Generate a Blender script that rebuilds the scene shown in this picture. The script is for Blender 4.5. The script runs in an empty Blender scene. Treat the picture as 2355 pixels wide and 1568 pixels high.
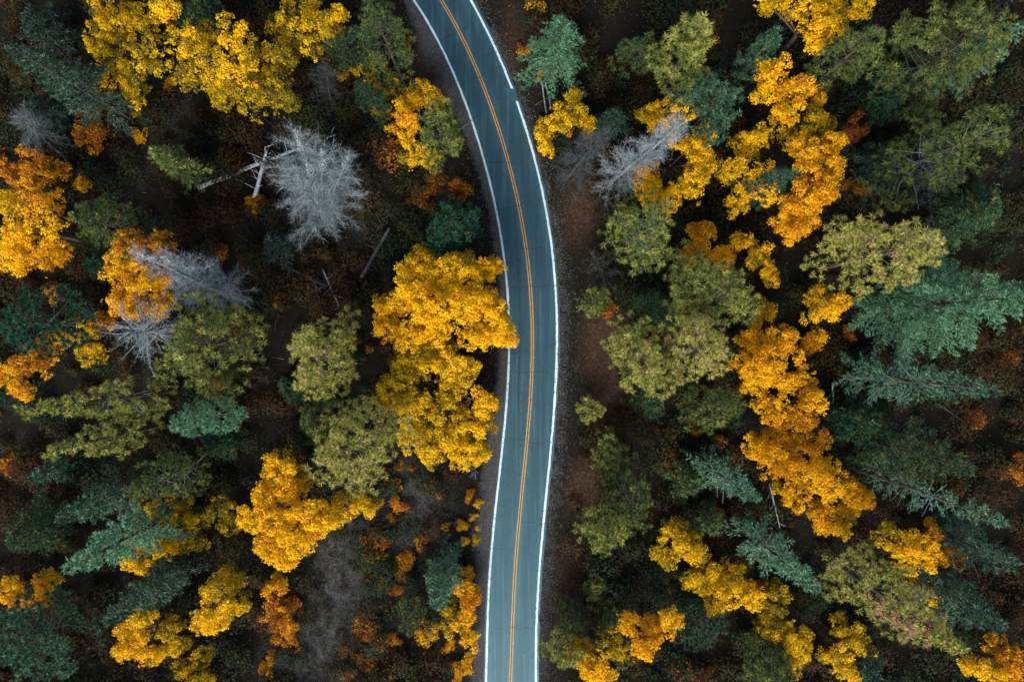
import bpy, math, random
import numpy as np
from mathutils import Vector

# ------------------------------------------------------------------ camera, sky, sun, exposure
scene = bpy.context.scene
COL = scene.collection
H = 93.3                       # camera height above the road
S = 140.0 / 2354.0             # metres per picture unit on the ground
cam_data = bpy.data.cameras.new("camera")
cam_data.lens = 24.0
cam_data.sensor_width = 36.0
cam_data.clip_end = 3000
cam = bpy.data.objects.new("camera", cam_data)
cam.location = (0, 0, H)
COL.objects.link(cam)
scene.camera = cam

SUN_EL, SUN_AZ = math.radians(35), math.radians(193)     # compass azimuth, picture up = north
world = bpy.data.worlds.new("World")
scene.world = world
world.use_nodes = True
wn = world.node_tree.nodes
wl = world.node_tree.links
sky = wn.new("ShaderNodeTexSky")
sky.sky_type = 'NISHITA'
sky.sun_disc = False
sky.sun_elevation = SUN_EL
sky.sun_rotation = SUN_AZ
sky.dust_density = 3.0
sky.ozone_density = 0.0
wl.new(sky.outputs[0], wn["Background"].inputs[0])
wn["Background"].inputs[1].default_value = 0.055
sun_data = bpy.data.lights.new("sun", 'SUN')
sun_data.energy = 1.5
sun_data.angle = math.radians(32)
sun_data.color = (1.0, 0.97, 0.92)
sun = bpy.data.objects.new("sun", sun_data)
d = Vector((math.sin(SUN_AZ) * math.cos(SUN_EL), math.cos(SUN_AZ) * math.cos(SUN_EL), math.sin(SUN_EL)))
sun.rotation_euler = d.to_track_quat('Z', 'Y').to_euler()
sun.location = (0, 0, 120)
COL.objects.link(sun)
scene.view_settings.view_transform = 'Standard'
scene.view_settings.look = 'None'
scene.view_settings.gamma = 1.0
scene.view_settings.exposure = 2.0
scene.view_settings.use_curve_mapping = False
scene.render.resolution_x, scene.render.resolution_y = 1024, 681

RNG = np.random.default_rng(11)
random.seed(5)


def at(x, y, z=0.0):
    k = S * (H - z) / H
    return np.array([(x - 1177.0) * k, (784.0 - y) * k, z])


# ------------------------------------------------------------------ small helpers
def tag(o, label=None, cat=None, group=None, kind=None):
    if label: o["label"] = label
    if cat: o["category"] = cat
    if group: o["group"] = group
    if kind: o["kind"] = kind
    return o


def empty(name, loc, label, cat, group=None):
    o = bpy.data.objects.new(name, None)
    o.empty_display_size = 0.5
    o.location = loc
    COL.objects.link(o)
    return tag(o, label, cat, group)


def mesh_np(name, verts, faces, mat, tint=None, smooth=False):
    """faces: (n,k) int array of one polygon size, or a list of such arrays."""
    if not isinstance(faces, list):
        faces = [faces]
    faces = [np.asarray(f, dtype=np.int32) for f in faces if len(f)]
    me = bpy.data.meshes.new(name)
    verts = np.asarray(verts, dtype=np.float32)
    me.vertices.add(len(verts))
    me.vertices.foreach_set("co", verts.ravel())
    nl = sum(f.size for f in faces)
    npoly = sum(len(f) for f in faces)
    me.loops.add(nl)
    me.loops.foreach_set("vertex_index", np.concatenate([f.ravel() for f in faces]))
    me.polygons.add(npoly)
    sizes = np.concatenate([np.full(len(f), f.shape[1], np.int32) for f in faces])
    starts = np.concatenate([[0], np.cumsum(sizes)[:-1]]).astype(np.int32)
    me.polygons.foreach_set("loop_start", starts)
    if smooth:
        me.polygons.foreach_set("use_smooth", np.ones(npoly, dtype=bool))
    if tint is not None:
        a = me.attributes.new("tint", 'FLOAT', 'FACE')
        a.data.foreach_set("value", np.asarray(tint, dtype=np.float32))
    me.update(calc_edges=True)
    me.materials.append(mat)
    return me


def obj(name, me, parent=None, loc=None):
    o = bpy.data.objects.new(name, me)
    COL.objects.link(o)
    if parent is not None: o.parent = parent
    if loc is not None: o.location = loc
    return o


class MB:
    """collects pieces with polygons of 3 or 4 corners"""
    def __init__(s):
        s.v, s.q, s.t, s.n = [], [], [], 0
    def add(s, v, q=None, t=None):
        v = np.asarray(v, float)
        if q is not None and len(q): s.q.append(np.asarray(q) + s.n)
        if t is not None and len(t): s.t.append(np.asarray(t) + s.n)
        s.v.append(v); s.n += len(v)
    def tube(s, pts, rad, k=6):
        pts = np.asarray(pts, float); n = len(pts)
        rad = np.broadcast_to(np.asarray(rad, float), (n,))
        tan = np.gradient(pts, axis=0)
        tan /= np.linalg.norm(tan, axis=1)[:, None] + 1e-9
        ref = np.array([0.31, 0.17, 0.93]) if abs(tan[0][2]) < 0.8 else np.array([1.0, 0.1, 0])
        u = np.cross(tan, ref); u /= np.linalg.norm(u, axis=1)[:, None] + 1e-9
        w = np.cross(tan, u)
        a = np.linspace(0, 2 * np.pi, k, endpoint=False)
        ring = (u[:, None, :] * np.cos(a)[None, :, None] + w[:, None, :] * np.sin(a)[None, :, None])
        v = (pts[:, None, :] + ring * rad[:, None, None]).reshape(-1, 3)
        i = np.arange(n - 1)[:, None] * k; j = np.arange(k)[None, :]
        q = np.stack([i + j, i + (j + 1) % k, i + k + (j + 1) % k, i + k + j], -1).reshape(-1, 4)
        v = np.vstack([v, pts[:1], pts[-1:]])
        c0, c1 = n * k, n * k + 1
        jj = np.arange(k)
        t = np.vstack([np.stack([np.full(k, c0), (jj + 1) % k, jj], -1),
                       np.stack([np.full(k, c1), (n - 1) * k + jj, (n - 1) * k + (jj + 1) % k], -1)])
        s.add(v, q, t)
    def mesh(s, name, mat, smooth=True):
        f = []
        if s.q: f.append(np.vstack(s.q))
        if s.t: f.append(np.vstack(s.t))
        return mesh_np(name, np.vstack(s.v), f, mat, smooth=smooth)


def unit(a):
    return a / (np.linalg.norm(a, axis=-1, keepdims=True) + 1e-9)


def leaf_tris(c, nrm, size, r=None):
    r = r or RNG
    n = len(c)
    u = unit(np.cross(nrm, rand_unit(n, r)))
    w = np.cross(nrm, u)
    sz = size * r.uniform(0.6, 1.3, n)[:, None]
    v = np.stack([c + u * sz * 0.7, c - u * sz * 0.4 + w * sz * 0.5, c - u * sz * 0.4 - w * sz * 0.5], 1).reshape(-1, 3)
    return v, np.arange(n * 3).reshape(n, 3)


def rand_unit(n, r=RNG):
    return unit(r.normal(size=(n, 3)))


def leaf_cards(c, nrm, size, r=RNG, fold=0.25, aspect=0.75):
    """one lozenge-shaped folded leaf spray per centre: returns verts, quads"""
    n = len(c)
    u = unit(np.cross(nrm, rand_unit(n, r)))
    w = np.cross(nrm, u)
    sz = size * r.uniform(0.65, 1.25, n)[:, None]
    up = nrm * sz * fold
    v = np.stack([c + u * sz * 0.62, c + w * sz * aspect * 0.5 + up * r.uniform(-1, 1, n)[:, None],
                  c - u * sz * 0.5, c - w * sz * aspect * 0.5 + up * r.uniform(-1, 1, n)[:, None]], 1).reshape(-1, 3)
    return v, np.arange(n * 4).reshape(n, 4)


# ------------------------------------------------------------------ materials
def nodes_of(name):
    m = bpy.data.materials.new(name)
    m.use_nodes = True
    nt = m.node_tree
    return m, nt, nt.nodes["Principled BSDF"], nt.nodes["Material Output"]


def ramp(nt, stops, fac):
    r = nt.nodes.new("ShaderNodeValToRGB")
    e = r.color_ramp.elements
    while len(e) < len(stops): e.new(0.5)
    for el, (p, c) in zip(e, stops):
        el.position = p
        el.color = (*c, 1)
    nt.links.new(fac, r.inputs[0])
    return r.outputs[0]


def noise(nt, scale, detail=4, rough=0.6, vec=None, w=None):
    n = nt.nodes.new("ShaderNodeTexNoise")
    n.inputs["Scale"].default_value = scale
    n.inputs["Detail"].default_value = detail
    n.inputs["Roughness"].default_value = rough
    if vec is not None: nt.links.new(vec, n.inputs["Vector"])
    return n.outputs["Fac"]


def coords(nt):
    return nt.nodes.new("ShaderNodeTexCoord").outputs["Object"]


def mixc(nt, fac, a, b, mode='MIX'):
    m = nt.nodes.new("ShaderNodeMix")
    m.data_type = 'RGBA'
    m.blend_type = mode
    for s_, v in ((m.inputs[0], fac), (m.inputs[6], a), (m.inputs[7], b)):
        if hasattr(v, "links"): nt.links.new(v, s_)
        else: s_.default_value = v if not isinstance(v, tuple) else (*v, 1)
    return m.outputs[2]


def math_(nt, op, a, b=0.0, clamp=False):
    m = nt.nodes.new("ShaderNodeMath")
    m.operation = op
    m.use_clamp = clamp
    for s_, v in ((m.inputs[0], a), (m.inputs[1], b)):
        if hasattr(v, "links"): nt.links.new(v, s_)
        else: s_.default_value = v
    return m.outputs[0]


def leaf_mat(name, stops, transl=0.3, rough=0.6, spec=0.25):
    m, nt, bs, out = nodes_of(name)
    at_ = nt.nodes.new("ShaderNodeAttribute")
    at_.attribute_name = "tint"
    col = ramp(nt, stops, at_.outputs["Fac"])
    nt.links.new(col, bs.inputs["Base Color"])
    bs.inputs["Roughness"].default_value = rough
    bs.inputs["Specular IOR Level"].default_value = spec
    tr = nt.nodes.new("ShaderNodeBsdfTranslucent")
    nt.links.new(col, tr.inputs[0])
    mx = nt.nodes.new("ShaderNodeMixShader")
    mx.inputs[0].default_value = transl
    nt.links.new(bs.outputs[0], mx.inputs[1])
    nt.links.new(tr.outputs[0], mx.inputs[2])
    nt.links.new(mx.outputs[0], out.inputs[0])
    return m


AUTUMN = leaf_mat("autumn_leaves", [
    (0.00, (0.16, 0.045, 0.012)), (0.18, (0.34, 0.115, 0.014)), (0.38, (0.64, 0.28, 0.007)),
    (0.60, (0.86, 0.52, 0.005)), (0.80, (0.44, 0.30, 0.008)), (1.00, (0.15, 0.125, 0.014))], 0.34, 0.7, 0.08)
NEEDLE = leaf_mat("pine_needles", [
    (0.00, (0.010, 0.034, 0.028)), (0.20, (0.010, 0.080, 0.042)), (0.40, (0.030, 0.062, 0.024)),
    (0.60, (0.105, 0.140, 0.030)), (0.80, (0.335, 0.345, 0.066)), (1.00, (0.40, 0.27, 0.14))], 0.2, 0.55, 0.25)
MINT = leaf_mat("fir_needles", [
    (0.00, (0.010, 0.026, 0.018)), (0.35, (0.022, 0.056, 0.034)), (0.65, (0.034, 0.095, 0.050)),
    (1.00, (0.092, 0.225, 0.118))], 0.15, 0.5, 0.3)
UNDER = leaf_mat("undergrowth_leaves", [
    (0.0, (0.0094, 0.0068, 0.0036)), (0.3, (0.0416, 0.0187, 0.0052)), (0.45, (0.0270, 0.0281, 0.0073)), (0.58, (0.0135, 0.0281, 0.0104)),
    (0.72, (0.0083, 0.0218, 0.0114)), (0.86, (0.1248, 0.0437, 0.0073)), (1.0, (0.3328, 0.1352, 0.0104))], 0.25, 0.7, 0.15)
DEADTWIG = leaf_mat("dead_twigs", [
    (0.0, (0.035, 0.036, 0.034)), (0.5, (0.066, 0.086, 0.097)), (1.0, (0.30, 0.37, 0.40))], 0.1, 0.8, 0.1)
GRASS = leaf_mat("dry_grass", [
    (0.0, (0.025, 0.023, 0.018)), (0.5, (0.085, 0.086, 0.078)), (1.0, (0.18, 0.182, 0.17))], 0.2, 0.8, 0.1)


def bark_mat(name, a, b, scale=3.0):
    m, nt, bs, out = nodes_of(name)
    co = coords(nt)
    mp = nt.nodes.new("ShaderNodeMapping")
    mp.inputs["Scale"].default_value = (1, 1, 0.25)
    nt.links.new(co, mp.inputs[0])
    f = noise(nt, scale, 6, 0.7, mp.outputs[0])
    nt.links.new(ramp(nt, [(0.32, a), (0.66, b)], f), bs.inputs["Base Color"])
    bs.inputs["Roughness"].default_value = 0.9
    bp = nt.nodes.new("ShaderNodeBump")
    bp.inputs["Strength"].default_value = 0.6
    bp.inputs["Distance"].default_value = 0.05
    nt.links.new(f, bp.inputs["Height"])
    nt.links.new(bp.outputs[0], bs.inputs["Normal"])
    return m


BARK = bark_mat("brown_bark", (0.025, 0.02, 0.016), (0.09, 0.07, 0.055))
DEADWOOD = bark_mat("grey_deadwood", (0.036, 0.046, 0.052), (0.19, 0.235, 0.255), 2.2)
DARKWOOD = bark_mat("dark_deadwood", (0.012, 0.0115, 0.011), (0.05, 0.05, 0.048), 2.2)
PALEWOOD = bark_mat("bleached_wood", (0.16, 0.18, 0.185), (0.50, 0.56, 0.58), 2.0)
STONE = bark_mat("pale_stone", (0.12, 0.13, 0.13), (0.35, 0.37, 0.38), 4.0)

# ------------------------------------------------------------------ the road line, read off the photograph
LPTS = np.array([(949.6,0),(996.7,74),(1050.5,188),(1077.4,262),(1104.3,336),(1131.2,447),(1149,526),(1164.9,639),
                 (1170,720),(1170,804),(1161.5,948),(1152,1053),(1138,1188.5),(1126,1330),(1118.8,1461),(1117.5,1568)])
CPTS = np.array([(1013.5,0),(1047,60.5),(1091,148),(1121,222),(1148,303),(1171.6,390),(1193.5,481),(1203,529),(1218.7,646),
                 (1224.4,753),(1222.7,837),(1215,955),(1207.5,1056),(1193.5,1202),(1185,1309.5),(1178.3,1410),(1173.3,1568)])
RPTS = np.array([(1080.8,0),(1117.8,67),(1154.8,151),(1180,212),(1202,279),(1228.8,363),(1247.3,447),(1263,530),(1275.9,636),
                 (1279.9,747),(1277.5,854),(1270.8,972),(1264,1068),(1250.6,1185),(1240.6,1296),(1233.8,1420),(1232,1568)])


def fit(P):
    t = (P[:, 1] - 784) / 784
    c = np.polyfit(t, P[:, 0], 6)
    dc = np.polyder(c)
    def f(wy):                              # world y -> world x
        py = 784 - np.asarray(wy, float) / S
        tt = (py - 784) / 784
        tc = np.clip(tt, -1.0, 1.0)
        px = np.polyval(c, tc) + np.polyval(dc, tc) * (tt - tc)
        return (px - 1177) * S
    return f


FL, FC, FR = fit(LPTS), fit(CPTS), fit(RPTS)


def roadmask(x, y):
    """signed metres beyond the asphalt (negative on it)"""
    return np.maximum(FL(y) - x, x - FR(y))


# smooth value noise for relief and masks
_T = RNG.uniform(0, 1, (64, 64))
def vnoise(x, y, sc):
    x = np.asarray(x) * sc; y = np.asarray(y) * sc
    xi = np.floor(x).astype(int); yi = np.floor(y).astype(int)
    fx = x - xi; fy = y - yi
    fx = fx * fx * (3 - 2 * fx); fy = fy * fy * (3 - 2 * fy)
    g = lambda a, b: _T[a % 64, b % 64]
    return (g(xi, yi) * (1 - fx) * (1 - fy) + g(xi + 1, yi) * fx * (1 - fy) +
            g(xi, yi + 1) * (1 - fx) * fy + g(xi + 1, yi + 1) * fx * fy)


def gz(x, y):
    m = np.clip((roadmask(x, y) - 3.0) / 4.0, 0, 1)
    far = np.clip((np.hypot(x, y) - 110) / 200, 0, 1)
    return m * (0.9 * (vnoise(x, y, 0.11) - 0.5) + 0.35 * (vnoise(x + 40, y, 0.45) - 0.5)) * (1 + 5 * far)


def blob(x, y, px, py, rx, ry):
    c = at(px, py)
    return np.exp(-(((x - c[0]) / (rx * S)) ** 2 + ((y - c[1]) / (ry * S)) ** 2))


def greyness(x, y):      # where dry grey grass covers the soil
    g = (blob(x, y, 770, 1370, 110, 190) + 0.7 * blob(x, y, 900, 1120, 130, 80) + 0.6 * blob(x, y, 960, 1210, 90, 110) +
         0.55 * blob(x, y, 390, 230, 50, 90) + 0.5 * blob(x, y, 300, 370, 60, 80) + 0.45 * blob(x, y, 2060, 1230, 80, 60) +
         0.5 * blob(x, y, 700, 1500, 110, 120) + 0.5 * blob(x, y, 850, 480, 60, 120) + 0.35 * blob(x, y, 1500, 1000, 70, 110) +
         0.4 * blob(x, y, 1480, 1380, 70, 60) + 0.4 * blob(x, y, 1900, 1290, 60, 50))
    return np.clip(g, 0, 1)


def redness(x, y):       # where rusty needles and bare earth show
    g = (blob(x, y, 1385, 800, 50, 130) + blob(x, y, 1350, 1120, 45, 70) + 0.7 * blob(x, y, 1440, 980, 50, 120) +
         0.8 * blob(x, y, 1330, 480, 50, 90) + 0.7 * blob(x, y, 985, 130, 40, 110) + 0.5 * blob(x, y, 1180, 90, 40, 120) +
         0.5 * blob(x, y, 1000, 430, 80, 80) + 0.5 * blob(x, y, 1300, 1350, 50, 120))
    return np.clip(g, 0, 1)


def spaced(lim_in, step, lim_out):
    a = list(np.arange(-lim_in, lim_in + 0.01, step))
    d_ = step; p = lim_in
    while p < lim_out:
        d_ *= 1.25; p += d_; a.append(p); a.insert(0, -p)
    return np.array(a)


gx, gy = spaced(80, 1.25, 420), spaced(58, 1.25, 420)
X, Y = np.meshgrid(gx, gy)
Z = gz(X, Y)
nx, ny = len(gx), len(gy)
i, j = np.meshgrid(np.arange(nx - 1), np.arange(ny - 1))
k0 = (j * nx + i).ravel()
fq = np.stack([k0, k0 + 1, k0 + nx + 1, k0 + nx], -1)
def soil_colour(nt, co):
    a1 = nt.nodes.new("ShaderNodeAttribute"); a1.attribute_name = "grey"
    a2 = nt.nodes.new("ShaderNodeAttribute"); a2.attribute_name = "rust"
    fine = noise(nt, 2.6, 8, 0.72, co)
    big = noise(nt, 0.22, 5, 0.6, co)
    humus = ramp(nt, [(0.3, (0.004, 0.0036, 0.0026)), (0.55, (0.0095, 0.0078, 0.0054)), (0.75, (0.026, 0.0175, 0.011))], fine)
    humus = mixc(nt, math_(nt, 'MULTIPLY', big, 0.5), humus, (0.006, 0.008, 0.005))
    greyc = ramp(nt, [(0.3, (0.016, 0.017, 0.0155)), (0.5, (0.045, 0.047, 0.0435)), (0.72, (0.11, 0.113, 0.107))], fine)
    rustc = ramp(nt, [(0.3, (0.016, 0.009, 0.006)), (0.52, (0.042, 0.023, 0.015)), (0.75, (0.10, 0.06, 0.038))], fine)
    edge = noise(nt, 0.9, 6, 0.7, co)
    def soft(attr):
        return math_(nt, 'MULTIPLY', math_(nt, 'SUBTRACT', math_(nt, 'ADD', attr, math_(nt, 'MULTIPLY', edge, 0.8)), 0.55), 1.7, True)
    c = mixc(nt, soft(a2.outputs["Fac"]), humus, rustc)
    gmot = math_(nt, 'MULTIPLY', math_(nt, 'SUBTRACT', noise(nt, 0.55, 6, 0.7, co), 0.36, True), 4.0, True)
    c = mixc(nt, math_(nt, 'MULTIPLY', soft(a1.outputs["Fac"]), gmot), c, greyc)
    return c, fine


m, nt, bs, out = nodes_of("forest_floor")
co = coords(nt)
c, fine = soil_colour(nt, co)
nt.links.new(c, bs.inputs["Base Color"])
bs.inputs["Roughness"].default_value = 0.95
bs.inputs["Specular IOR Level"].default_value = 0.1
bp = nt.nodes.new("ShaderNodeBump"); bp.inputs["Strength"].default_value = 0.9; bp.inputs["Distance"].default_value = 0.15
nt.links.new(fine, bp.inputs["Height"]); nt.links.new(bp.outputs[0], bs.inputs["Normal"])
me = mesh_np("forest_floor", np.stack([X.ravel(), Y.ravel(), Z.ravel()], -1), fq, m, smooth=True)
for nm, fn in (("grey", greyness), ("rust", redness)):
    a = me.attributes.new(nm, 'FLOAT', 'POINT')
    a.data.foreach_set("value", fn(X.ravel(), Y.ravel()).astype(np.float32))
tag(obj("ground", me), kind="structure")

# ------------------------------------------------------------------ road, shoulders, markings, cracks
def strip(name, ys, cols, z, mat, parent=None, uv=None):
    """cols: list of arrays of world x at each y"""
    n = len(ys); k = len(cols)
    v = np.stack([np.stack([cx, ys, np.full(n, z) if np.isscalar(z) else z], -1) for cx in cols], 1).reshape(-1, 3)
    i, j = np.meshgrid(np.arange(n - 1), np.arange(k - 1), indexing='ij')
    a = (i * k + j).ravel()
    me = mesh_np(name, v, np.stack([a, a + 1, a + k + 1, a + k], -1), mat)
    if uv is not None:
        at_ = me.attributes.new("across", 'FLOAT', 'POINT')
        at_.data.foreach_set("value", np.tile(np.asarray(uv, np.float32), n))
    return obj(name, me, parent)


ys = np.arange(-150, 150.1, 0.35)
xl, xc, xr = FL(ys), FC(ys), FR(ys)
slope = np.gradient(xc, ys); wf = np.sqrt(1 + slope ** 2)       # widens a width laid along x on the slant

m, nt, bs, out = nodes_of("asphalt")
co = coords(nt)
ac = nt.nodes.new("ShaderNodeAttribute"); ac.attribute_name = "across"
grain = noise(nt, 3.6, 8, 0.92, co)
mp = nt.nodes.new("ShaderNodeMapping"); mp.inputs["Scale"].default_value = (1, 0.035, 1); nt.links.new(co, mp.inputs[0])
streak = noise(nt, 1.6, 5, 0.6, mp.outputs[0])
patch = noise(nt, 0.3, 6, 0.65, co)
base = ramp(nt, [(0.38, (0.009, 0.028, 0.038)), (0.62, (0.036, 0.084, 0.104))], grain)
# darker wheel paths and oil line run along the lanes
trk = math_(nt, 'ABSOLUTE', math_(nt, 'SINE', math_(nt, 'MULTIPLY', ac.outputs["Fac"], 2 * math.pi)))
wear = math_(nt, 'ADD', math_(nt, 'MULTIPLY', trk, 0.42), math_(nt, 'MULTIPLY', streak, 0.75))
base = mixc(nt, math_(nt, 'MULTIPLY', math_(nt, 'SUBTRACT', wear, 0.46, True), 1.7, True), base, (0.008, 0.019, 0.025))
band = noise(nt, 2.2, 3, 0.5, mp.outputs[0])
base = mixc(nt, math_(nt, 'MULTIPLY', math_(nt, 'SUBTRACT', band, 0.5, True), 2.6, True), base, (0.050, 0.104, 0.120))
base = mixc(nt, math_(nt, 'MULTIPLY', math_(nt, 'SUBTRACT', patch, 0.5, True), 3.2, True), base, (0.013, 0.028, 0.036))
nt.links.new(base, bs.inputs["Base Color"])
bs.inputs["Roughness"].default_value = 0.46
bs.inputs["Specular IOR Level"].default_value = 0.85
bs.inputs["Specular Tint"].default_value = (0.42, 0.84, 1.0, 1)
bp = nt.nodes.new("ShaderNodeBump"); bp.inputs["Strength"].default_value = 0.35; bp.inputs["Distance"].default_value = 0.02
nt.links.new(grain, bp.inputs["Height"]); nt.links.new(bp.outputs[0], bs.inputs["Normal"])
ASPHALT = m
rag = 0.10 * (vnoise(ys, ys * 0, 1.1) - 0.5) + 0.06 * (vnoise(ys, ys * 0 + 9, 3.1) - 0.5)
rag2 = 0.16 * (vnoise(ys, ys * 0 + 21, 0.9) - 0.5) + 0.10 * (vnoise(ys, ys * 0 + 33, 2.7) - 0.5)
us = [-0.02, 0.0, 0.12, 0.25, 0.38, 0.5, 0.62, 0.75, 0.88, 1.0, 1.03]
cols = []
for u in us:
    if u == us[0]: cols.append(xl - 0.30 * wf + rag)
    elif u == us[-1]: cols.append(xr + 0.42 * wf + rag2)
    elif u <= 0.5: cols.append(xl + (xc - xl) * u * 2)
    else: cols.append(xc + (xr - xc) * (u - 0.5) * 2)
road = tag(strip("road", ys, cols, 0.06, ASPHALT, uv=us), kind="structure")


def paint(name, a, b, worn):
    m, nt, bs, out = nodes_of(name)
    co = coords(nt)
    f = noise(nt, 5.0, 6, 0.75, co)
    nt.links.new(ramp(nt, [(worn, b), (worn + 0.12, a)], f), bs.inputs["Base Color"])
    bs.inputs["Roughness"].default_value = 0.6
    return m


WHITE = paint("white_road_paint", (0.50, 0.60, 0.63), (0.17, 0.23, 0.26), 0.36)
YELLOW = paint("yellow_road_paint", (0.42, 0.225, 0.035), (0.11, 0.09, 0.05), 0.36)
TAR = paint("dark_seam_tar", (0.012, 0.014, 0.016), (0.02, 0.024, 0.028), 0.3)


def wob(seed, amp):
    return amp * (vnoise(ys, ys * 0 + seed, 1.7) - 0.5)


w = 0.14 * wf
strip("edge_line", ys, [xl - w + wob(3, .05), xl + w + wob(4, .05)], 0.064, WHITE, road)
gapy = float(at(0, 219)[1])
for sel in (ys < gapy - 0.6, ys > gapy + 0.6):
    ww = (0.145 * wf)[sel]
    strip("edge_line", ys[sel], [(xr[sel] - ww + wob(5, .06)[sel]), (xr[sel] + ww + wob(6, .09)[sel])], 0.064, WHITE, road)
for s_ in (-1, 1):
    strip("centre_line", ys, [xc + (s_ * 0.145 - 0.07) * wf, xc + (s_ * 0.145 + 0.07) * wf], 0.064, YELLOW, road)
strip("centre_seam", ys, [xc - 0.055 * wf, xc + 0.055 * wf], 0.064, TAR, road)

for (x0, y0, x1, y1) in [(1010,97,1097,50),(1057,197,1155,151),(1118,373,1208,376),(1148,484,1222,467),(1168,661,1282,657),
                         (1171,808,1218,810),(1178,854,1266,857),(1161,1002,1252,1022),(1198,1197,1249,1205),(1134,1441,1229,1442),
                         (1217,1274,1238,1282),(1108,130,1150,118),(1140,230,1172,222),(1150,1080,1200,1092),(1140,1260,1180,1262),(1190,575,1250,570)]:
    a, b = at(x0, y0), at(x1, y1)
    n = 14
    t = np.linspace(0, 1, n)
    p = a[None] + (b - a)[None] * t[:, None]
    p[1:-1, 1] += RNG.normal(0, 0.10, n - 2)
    hw = RNG.uniform(0.018, 0.055, n); hw[0] = hw[-1] = 0.008
    v = np.vstack([np.c_[p[:, 0], p[:, 1] - hw, np.full(n, 0.0665)], np.c_[p[:, 0], p[:, 1] + hw, np.full(n, 0.0665)]])
    ii = np.arange(n - 1)
    obj("road_crack", mesh_np("road_crack", v, np.stack([ii, ii + 1, ii + n + 1, ii + n], -1), TAR), road)

m, nt, bs, out = nodes_of("gravel")
co = coords(nt)
ac = nt.nodes.new("ShaderNodeAttribute"); ac.attribute_name = "across"
f = noise(nt, 7.0, 7, 0.8, co)
gr = ramp(nt, [(0.3, (0.016, 0.0165, 0.017)), (0.7, (0.085, 0.088, 0.092))], f)
dirt, _ = soil_colour(nt, co)
e = noise(nt, 0.7, 6, 0.7, co)
fac = math_(nt, 'MULTIPLY', math_(nt, 'SUBTRACT', math_(nt, 'ADD', ac.outputs["Fac"], math_(nt, 'MULTIPLY', e, 1.3)), 0.82), 2.0, True)
nt.links.new(mixc(nt, fac, gr, dirt), bs.inputs["Base Color"])
bs.inputs["Roughness"].default_value = 0.95
bs.inputs["Specular IOR Level"].default_value = 0.1
bp = nt.nodes.new("ShaderNodeBump"); bp.inputs["Strength"].default_value = 0.8; bp.inputs["Distance"].default_value = 0.05
nt.links.new(f, bp.inputs["Height"]); nt.links.new(bp.outputs[0], bs.inputs["Normal"])
GRAVEL = m
pyr = 784 - ys / S
lw = np.interp(pyr, [0, 60, 150, 260, 340, 560, 900, 1000, 1100, 1300, 1568], [0.8, 2.2, 3.2, 2.6, 1.2, 0.9, 1.6, 2.4, 3.0, 2.7, 2.6])
rw = np.interp(pyr, [0, 200, 400, 600, 900, 1200, 1400, 1568], [1.2, 1.6, 1.4, 2.2, 2.7, 2.7, 2.4, 2.2])
lw = lw + 0.6; rw = rw + 0.6
lw = lw + 0.9 * (vnoise(ys, ys * 0 + 50, 0.45) - 0.5); rw = rw + 0.4 * (vnoise(ys, ys * 0 + 60, 0.45) - 0.5)
lw = lw + 0.3 * (vnoise(ys, ys * 0 + 71, 1.9) - 0.5); rw = rw + 0.3 * (vnoise(ys, ys * 0 + 83, 1.9) - 0.5)
n_ = len(ys)
SH1 = tag(strip("gravel_shoulder", ys, [xl - (0.1 + lw) * wf, xl - (0.1 + lw * 0.5) * wf, xl - 0.1], 0.03, GRAVEL, uv=[1.0, 0.22, 0.0]), kind="structure")
SH2 = tag(strip("gravel_shoulder", ys, [xr + 0.1, xr + (0.1 + rw * 0.5) * wf, xr + (0.1 + rw) * wf], 0.03, GRAVEL, uv=[0.45, 0.6, 1.0]), kind="structure")

for sh in (SH1, SH2):
    vv = np.array([v.co[:2] for v in sh.data.vertices])
    for nm, fn in (("grey", greyness), ("rust", redness)):
        a = sh.data.attributes.new(nm, 'FLOAT', 'POINT')
        a.data.foreach_set("value", fn(vv[:, 0], vv[:, 1]).astype(np.float32))

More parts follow.
